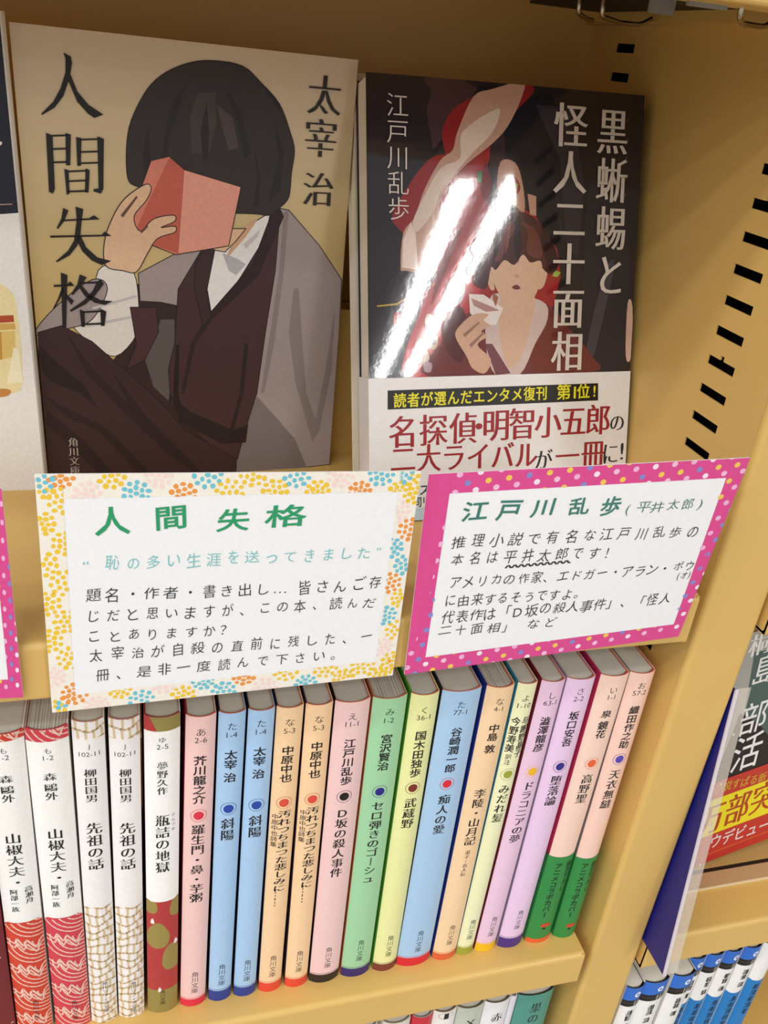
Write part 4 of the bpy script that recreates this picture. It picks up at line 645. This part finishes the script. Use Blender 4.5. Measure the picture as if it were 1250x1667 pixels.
# cream cover with a seated figure behind an open book
CREAM = gradient_material('cream_cover_gradient', '#c9ad6a', '#d2bc90', '#d8c4aa', SIZE1[1])
root, surf, cuts = face_book(POSE1, SIZE1[0], SIZE1[1], H, 9.5, 'cream face-out paperback whose cover shows a dark-haired figure in a brown robe', CREAM)
pr = Print('matte', clip=(0, SIZE1[0], 0, SIZE1[1]))
for k_, (c, s, l, P) in enumerate(sorted(ART1, key=lambda a: a[2])):
    l = .4+k_*.34
    pr.poly(P, c, l, bool(s))
    if c in ('#a39694', '#442a2c', '#3b2426', '#e9e2da', '#eceae8', '#e3bd9b', '#e7a08c', '#322a2a', '#4a2c2f'):      # drawn contour
        Q = smooth_poly(P) if s else P; pr.stroke(list(Q)+[Q[0]], .30, '#1d1617', l+.17)
pr.build('cover_illustration', root, surf, cuts)
pr = Print('matte', clip=(0, SIZE1[0], 0, SIZE1[1]))
for P in TITLE1: pr.poly(P, '#1b1718', 18)
for s, u0, v0, u1, v1, w, st, c in TEXT1[1:]: pr.vtext(s, u0, v0, u1, v1, w, st, c, 18)
pr.build('cover_lettering', root, surf, cuts)

# glossy black cover with a red drape, and a white paper band
BLACK = M('#151213', 'gloss')
root, surf, cuts = face_book(POSE2, SIZE2[0], SIZE2[1], H+.1, 11.5, 'glossy black and red face-out paperback with a white paper band', BLACK, bow=0.2)
pr = Print('gloss', clip=(0, SIZE2[0], 0, SIZE2[1]))
for k_, (c, s, l, P) in enumerate(sorted(ART2, key=lambda a: a[2])): pr.poly(P, c, .4+k_*.3, bool(s))
pr.build('cover_illustration', root, surf, cuts)
pr = Print('gloss', clip=(0, SIZE2[0], 0, SIZE2[1]))
for s, u0, v0, u1, v1, w, st, c in TEXT2: pr.vtext(s, u0, v0, u1, v1, w, st, c, 21)
for i, ch in enumerate('くろとかげ'): pr.char(ch, TEXT2[1][1]+6.2, TEXT2[1][2]+4-i*6.4, 1.4, 1.4, 'light', '#8c8480', 21)
pr.build('cover_lettering', root, surf, cuts)
zo = (OBI2[0][1]+OBI2[1][1])/2; W2 = SIZE2[0]
ob = MB(); N = 16
prof = [(-.3, 11.6), (-.3, -.2)] + [(W2*i/N, surf(W2*i/N, 0, .45)[1]) for i in range(1, N)] + [(W2+.2, -.2)]
V = [(p[0], p[1], .05) for p in prof] + [(p[0], p[1], zo) for p in prof]; n = len(prof)
ow = link('paper_band', V, [(i, i+1, n+i+1, n+i) for i in range(n-1)], [M('#f3f1f0', 'spine')], None, root); ow['label'] = 'white paper band with red and black lettering'
osurf = lambda u, v, l, surf=surf: surf(u, v, l+.48)
pr = Print('spine', clip=(0, W2, 0, zo))
pr.poly(OBI2_BOX, '#1d1b1c', 1); pr.poly(OBI2_BLUE, '#c4dbe8', 1)
for s, u0, v0, u1, v1, w, h, st, c, j in OBI2_TEXT: pr.htext(s, u0, v0, u1, v1, w, h, st, c, j, 3)
pr.build('band_lettering', ow, osurf, cuts)
# a second copy behind it
bx, by, lean, yaw, roll = POSE2; th, ya = math.radians(lean), math.radians(yaw)
off = 12.4
face_book((bx-.6-off*math.cos(th)*math.sin(ya), by+off*math.cos(th)*math.cos(ya)+.9, lean, yaw, roll), SIZE2[0], SIZE2[1]-1, H+.2, 8.5, 'paperback behind the glossy black one, only its cream fore-edge shows', M('#d8cfc0', 'matte'))

# ---------------------------------------------------------------- the book leaning in the right bay
root, surf, cuts = face_book(POSER, 105.3, 149, 1.1, 9, 'grey-green novel with a red and yellow paper band, leaning right of the post', M('#aeaca4', 'matte'))
pr = Print('matte', clip=(0, 105.3, 0, 149))
for c, s, l, P in RB_ART: pr.poly(P, c, l, bool(s))
for s, u0, v0, u1, v1, w, h, st, c, j in RB_TEXT[:4]: pr.htext(s, u0, v0, u1, v1, w, h, st, c, j, 4)
pr.char('、', RB_TEXT[1][1]+8, RB_TEXT[1][2]-5, 12, 12, 'gothicl', '#efeeea', 4)
pr.build('cover_lettering', root, surf, cuts)
zo = RB_OBI[0][1]
V = [(x, y, z) for z in (.05, zo) for x, y in ((-.2, 9.1), (-.2, -.25), (105.5, -.25))]
ow = link('paper_band', V, [(0, 1, 4, 3), (1, 2, 5, 4)], [M('#c9342c', 'spine')], None, root); ow['label'] = 'red paper band with a yellow panel'
pr = Print('spine', clip=(0, 105.3, 0, zo)); osurf = lambda u, v, l, surf=surf: surf(u, v, l+.3)
pr.rect(0, 105, RB_YEL[2][1]*.5+RB_YEL[3][1]*.5, RB_YEL[0][1]*.5+RB_YEL[1][1]*.5, '#f3e326', 1); pr.rect(0, 105, 6.5, 7.0, '#e8853a', 1)
for s, u0, v0, u1, v1, w, h, st, c, j in RB_TEXT[4:]: pr.htext(s, u0, v0, u1, v1, w, h, st, c, j, 3)
pr.build('band_lettering', ow, osurf, cuts)

# blue-backed acrylic sign holder hanging in the gap beside the post
root = tag(empty('sign_holder', (305.2, -7.9, -3.2)), 'tall wedge-shaped acrylic sign holder with a dark blue side, fixed beside the post', 'sign holder')
HT, DP = 145.6, 17.2
def wedge(x0, x1, pts, mi=0, b=None):
    b = b or MB(); b.prism_x([(y, z) for y, z in pts], x0, x1, mi); return b
o = wedge(0, .5, [(6, 0), (6, HT), (-.3, HT), (-DP, 0)]).build('side_card', M('#1c1c78', 'spine'), root); o['label'] = 'dark blue triangular side'
wedge(0, 1.3, [(-.3, HT), (-DP, 0), (-DP-.7, 0), (-1.0, HT+.6)]).build('edge_strip', M('#dcd4dc', 'spine'), root)
o = wedge(1.3, 7.0, [(-.3, HT), (-DP, 0), (-DP-.3, 0), (-.6, HT+.6)]).build('acrylic_sheet', ACRYLIC, root); o['label'] = 'milky clear acrylic strip'
for f_ in (.14, .30, .44, .58):
    y_, z_ = -.6-(DP-.3)*f_, HT*(1-f_)
    b = MB(); b.tube([(4.4, y_-.25, z_), (4.4, y_+.1, z_)], .55, 10); b.build('rivet', M('#d8d2c8', 'spine'), root)

# ---------------------------------------------------------------- handwritten cards on the shelf lip
def card(corners, inner, label, tape_c, decorate, text, seed, extra=None, name='handwritten_card'):
    """paper card: four measured corners, taped border, ink. u to the right, v up, both 0..1"""
    c = [Vector(p) for p in corners]      # top left, top right, bottom right, bottom left
    base = c[3].copy(); root = empty(name, base); tag(root, label, 'card', 'handwritten cards on the shelf lip')
    def surf(u, v, l):
        p = c[0]*(1-u)*v + c[1]*u*v + c[2]*u*(1-v) + c[3]*(1-u)*(1-v)
        return tuple(p + Vector((0, -.02-l, 0)) - base)
    N = 10; V = []; F = []
    for j in range(N+1):
        for i in range(N+1): V.append(surf(i/N, j/N, 0))
    nv = len(V); V += [(x, y+.35, z) for x, y, z in V]
    for j in range(N):
        for i in range(N):
            q = (j*(N+1)+i, j*(N+1)+i+1, (j+1)*(N+1)+i+1, (j+1)*(N+1)+i); F.append(q); F.append(tuple(nv+k for k in q[::-1]))
    for i in range(N):
        for a, b_ in ((i, i+1), (N*(N+1)+i, N*(N+1)+i+1), (i*(N+1), (i+1)*(N+1)), (i*(N+1)+N, (i+1)*(N+1)+N)): F.append((a, b_, nv+b_, nv+a))
    link('card_sheet', V, F, [M('#f4f4f5', 'card')], None, root)
    cuts = [i/N for i in range(1, N)]
    I = inner   # tl tr br bl of the inner white field
    strips = [[(0, 1), (1, 1), (1, I[1][1]), (0, I[0][1])], [(0, I[3][1]), (1, I[2][1]), (1, 0), (0, 0)],
              [(0, 1), (I[0][0], 1), (I[3][0], 0), (0, 0)], [(I[1][0], 1), (1, 1), (1, 0), (I[2][0], 0)]]
    for k, sp in enumerate(strips):
        t = Print('spine'); t.poly(sp, tape_c, 2+k*.5); o = t.build('border_tape', root, surf, cuts, lift=.02)
        dc = Print('spine', clip=(min(p[0] for p in sp), max(p[0] for p in sp), min(p[1] for p in sp), max(p[1] for p in sp))); decorate(dc, sp, random.Random(seed+k), 4+k*.5)
        if dc.P: dc.build('tape_pattern', o, surf, cuts, lift=.02)
    pr = Print('ink'); rr = random.Random(seed)
    for s, u0, v0, u1, v1, w, h, st, col_, j in text: pr.htext(s, u0, v0, u1, v1, w, h, st, col_, j, 7, rr)
    if extra: extra(pr)
    if pr.P: pr.build('handwriting', root, surf, cuts, lift=.02)
    tp = MB(); z0 = 6
    x0, x1 = 8, (c[2]-base).x-8
    tp.box(x0, x1, .5, 1.35, z0+1, z0+9); tp.build('tape_pad', M('#e8e2d0', 'paper'), root)
    return root
def inside(p, poly):
    r = False; j = len(poly)-1
    for i in range(len(poly)):
        a, b_ = poly[i], poly[j]
        if (a[1] > p[1]) != (b_[1] > p[1]) and p[0] < (b_[0]-a[0])*(p[1]-a[1])/(b_[1]-a[1])+a[0]: r = not r
        j = i
    return r
CW, CH = 100.0, 73.0
def pompoms(dc, sp, rr, layer):
    """clusters of little dots in yellow, blue, orange and pink"""
    u0, u1 = min(p[0] for p in sp), max(p[0] for p in sp); v0, v1 = min(p[1] for p in sp), max(p[1] for p in sp)
    horiz = (u1-u0) > .5; L = CW if horiz else CH; pos = 0; k = 0
    cols = ['#f2ca3e', '#74c6d8', '#f2ca3e', '#f09a4a', '#f2ca3e', '#74c6d8', '#f2ca3e', '#f8dcd8']
    while pos < L+3:
        across = (.12, .92)[k % 2]+rr.uniform(-.06, .06); c = cols[(k*3+rr.randint(0, 1)) % 8]; R = rr.uniform(3.2, 3.9)
        if horiz: cu, cv = (pos)/CW, v0+(v1-v0)*across
        else: cu, cv = u0+(u1-u0)*across, pos/CH
        ring = [(0, 0)] + [(.48*math.cos(a), .48*math.sin(a)) for a in [k*.4+i*math.pi*2/6 for i in range(6)]] + [(.9*math.cos(a), .9*math.sin(a)) for a in [i*math.pi*2/10+k for i in range(10)]]
        for rx, ry in ring:
            p = (cu+rx*R/CW, cv+ry*R/CH)
            if 0.002 < p[0] < .998 and 0.002 < p[1] < .998: dc.disc(p[0], p[1], .74/CW*rr.uniform(.75, 1.12), .74/CH*rr.uniform(.75, 1.12), c, layer+.25, 10)
        pos += rr.uniform(5.6, 6.3); k += 1
    dc.P = [q for q in dc.P if inside((sum(a[0] for a in q[0])/len(q[0]), sum(a[1] for a in q[0])/len(q[0])), sp)]
def dots(dc, sp, rr, layer):
    cols = ['#f2b6dc', '#f3ca5c', '#fbe6f2', '#8a8ccf', '#f6c2dc', '#f3ca5c']; k = 0
    for j in range(0, 27):
        for i in range(0, 17):
            u = (i*6.1+(j % 2)*3.05+j*.35)/CW; v = (j*2.9+i*.5-3)/CH
            if -.02 < u < 1.02 and -.02 < v < 1.02:
                dc.disc(u, v, .95/CW, .95/CH, cols[(i*2+j*3) % 6], layer+.25, 14)
    dc.P = [q for q in dc.P if inside((sum(a[0] for a in q[0])/len(q[0]), sum(a[1] for a in q[0])/len(q[0])), sp) and all(0 <= a[0] <= 1 and 0 <= a[1] <= 1 for a in q[0])]
card(CARD1, C1_IN, 'handwritten card with green heading and pompom-dotted cream border, below the cream book', '#f5efe3', pompoms, C1_TEXT, 3)
def wave(pr):
    (a, b_), (c, d) = C2_WAVE; n = 40
    pr.stroke([(a+(c-a)*i/n, b_+(d-b_)*i/n+(.006 if i % 4 in (1, 2) else -.004)) for i in range(n+1)], .006, '#2b2a30', 7)
card(CARD2, C2_IN, 'handwritten card with pink polka-dot border, in front of the glossy black book', '#de4c92', dots, C2_TEXT, 11, wave)
card(CARD3, [[.07, .9], [.93, .9], [.93, .1], [.07, .1]], 'pink polka-dot bordered card cut off by the left edge of the picture', '#de4c92', dots, [], 23)
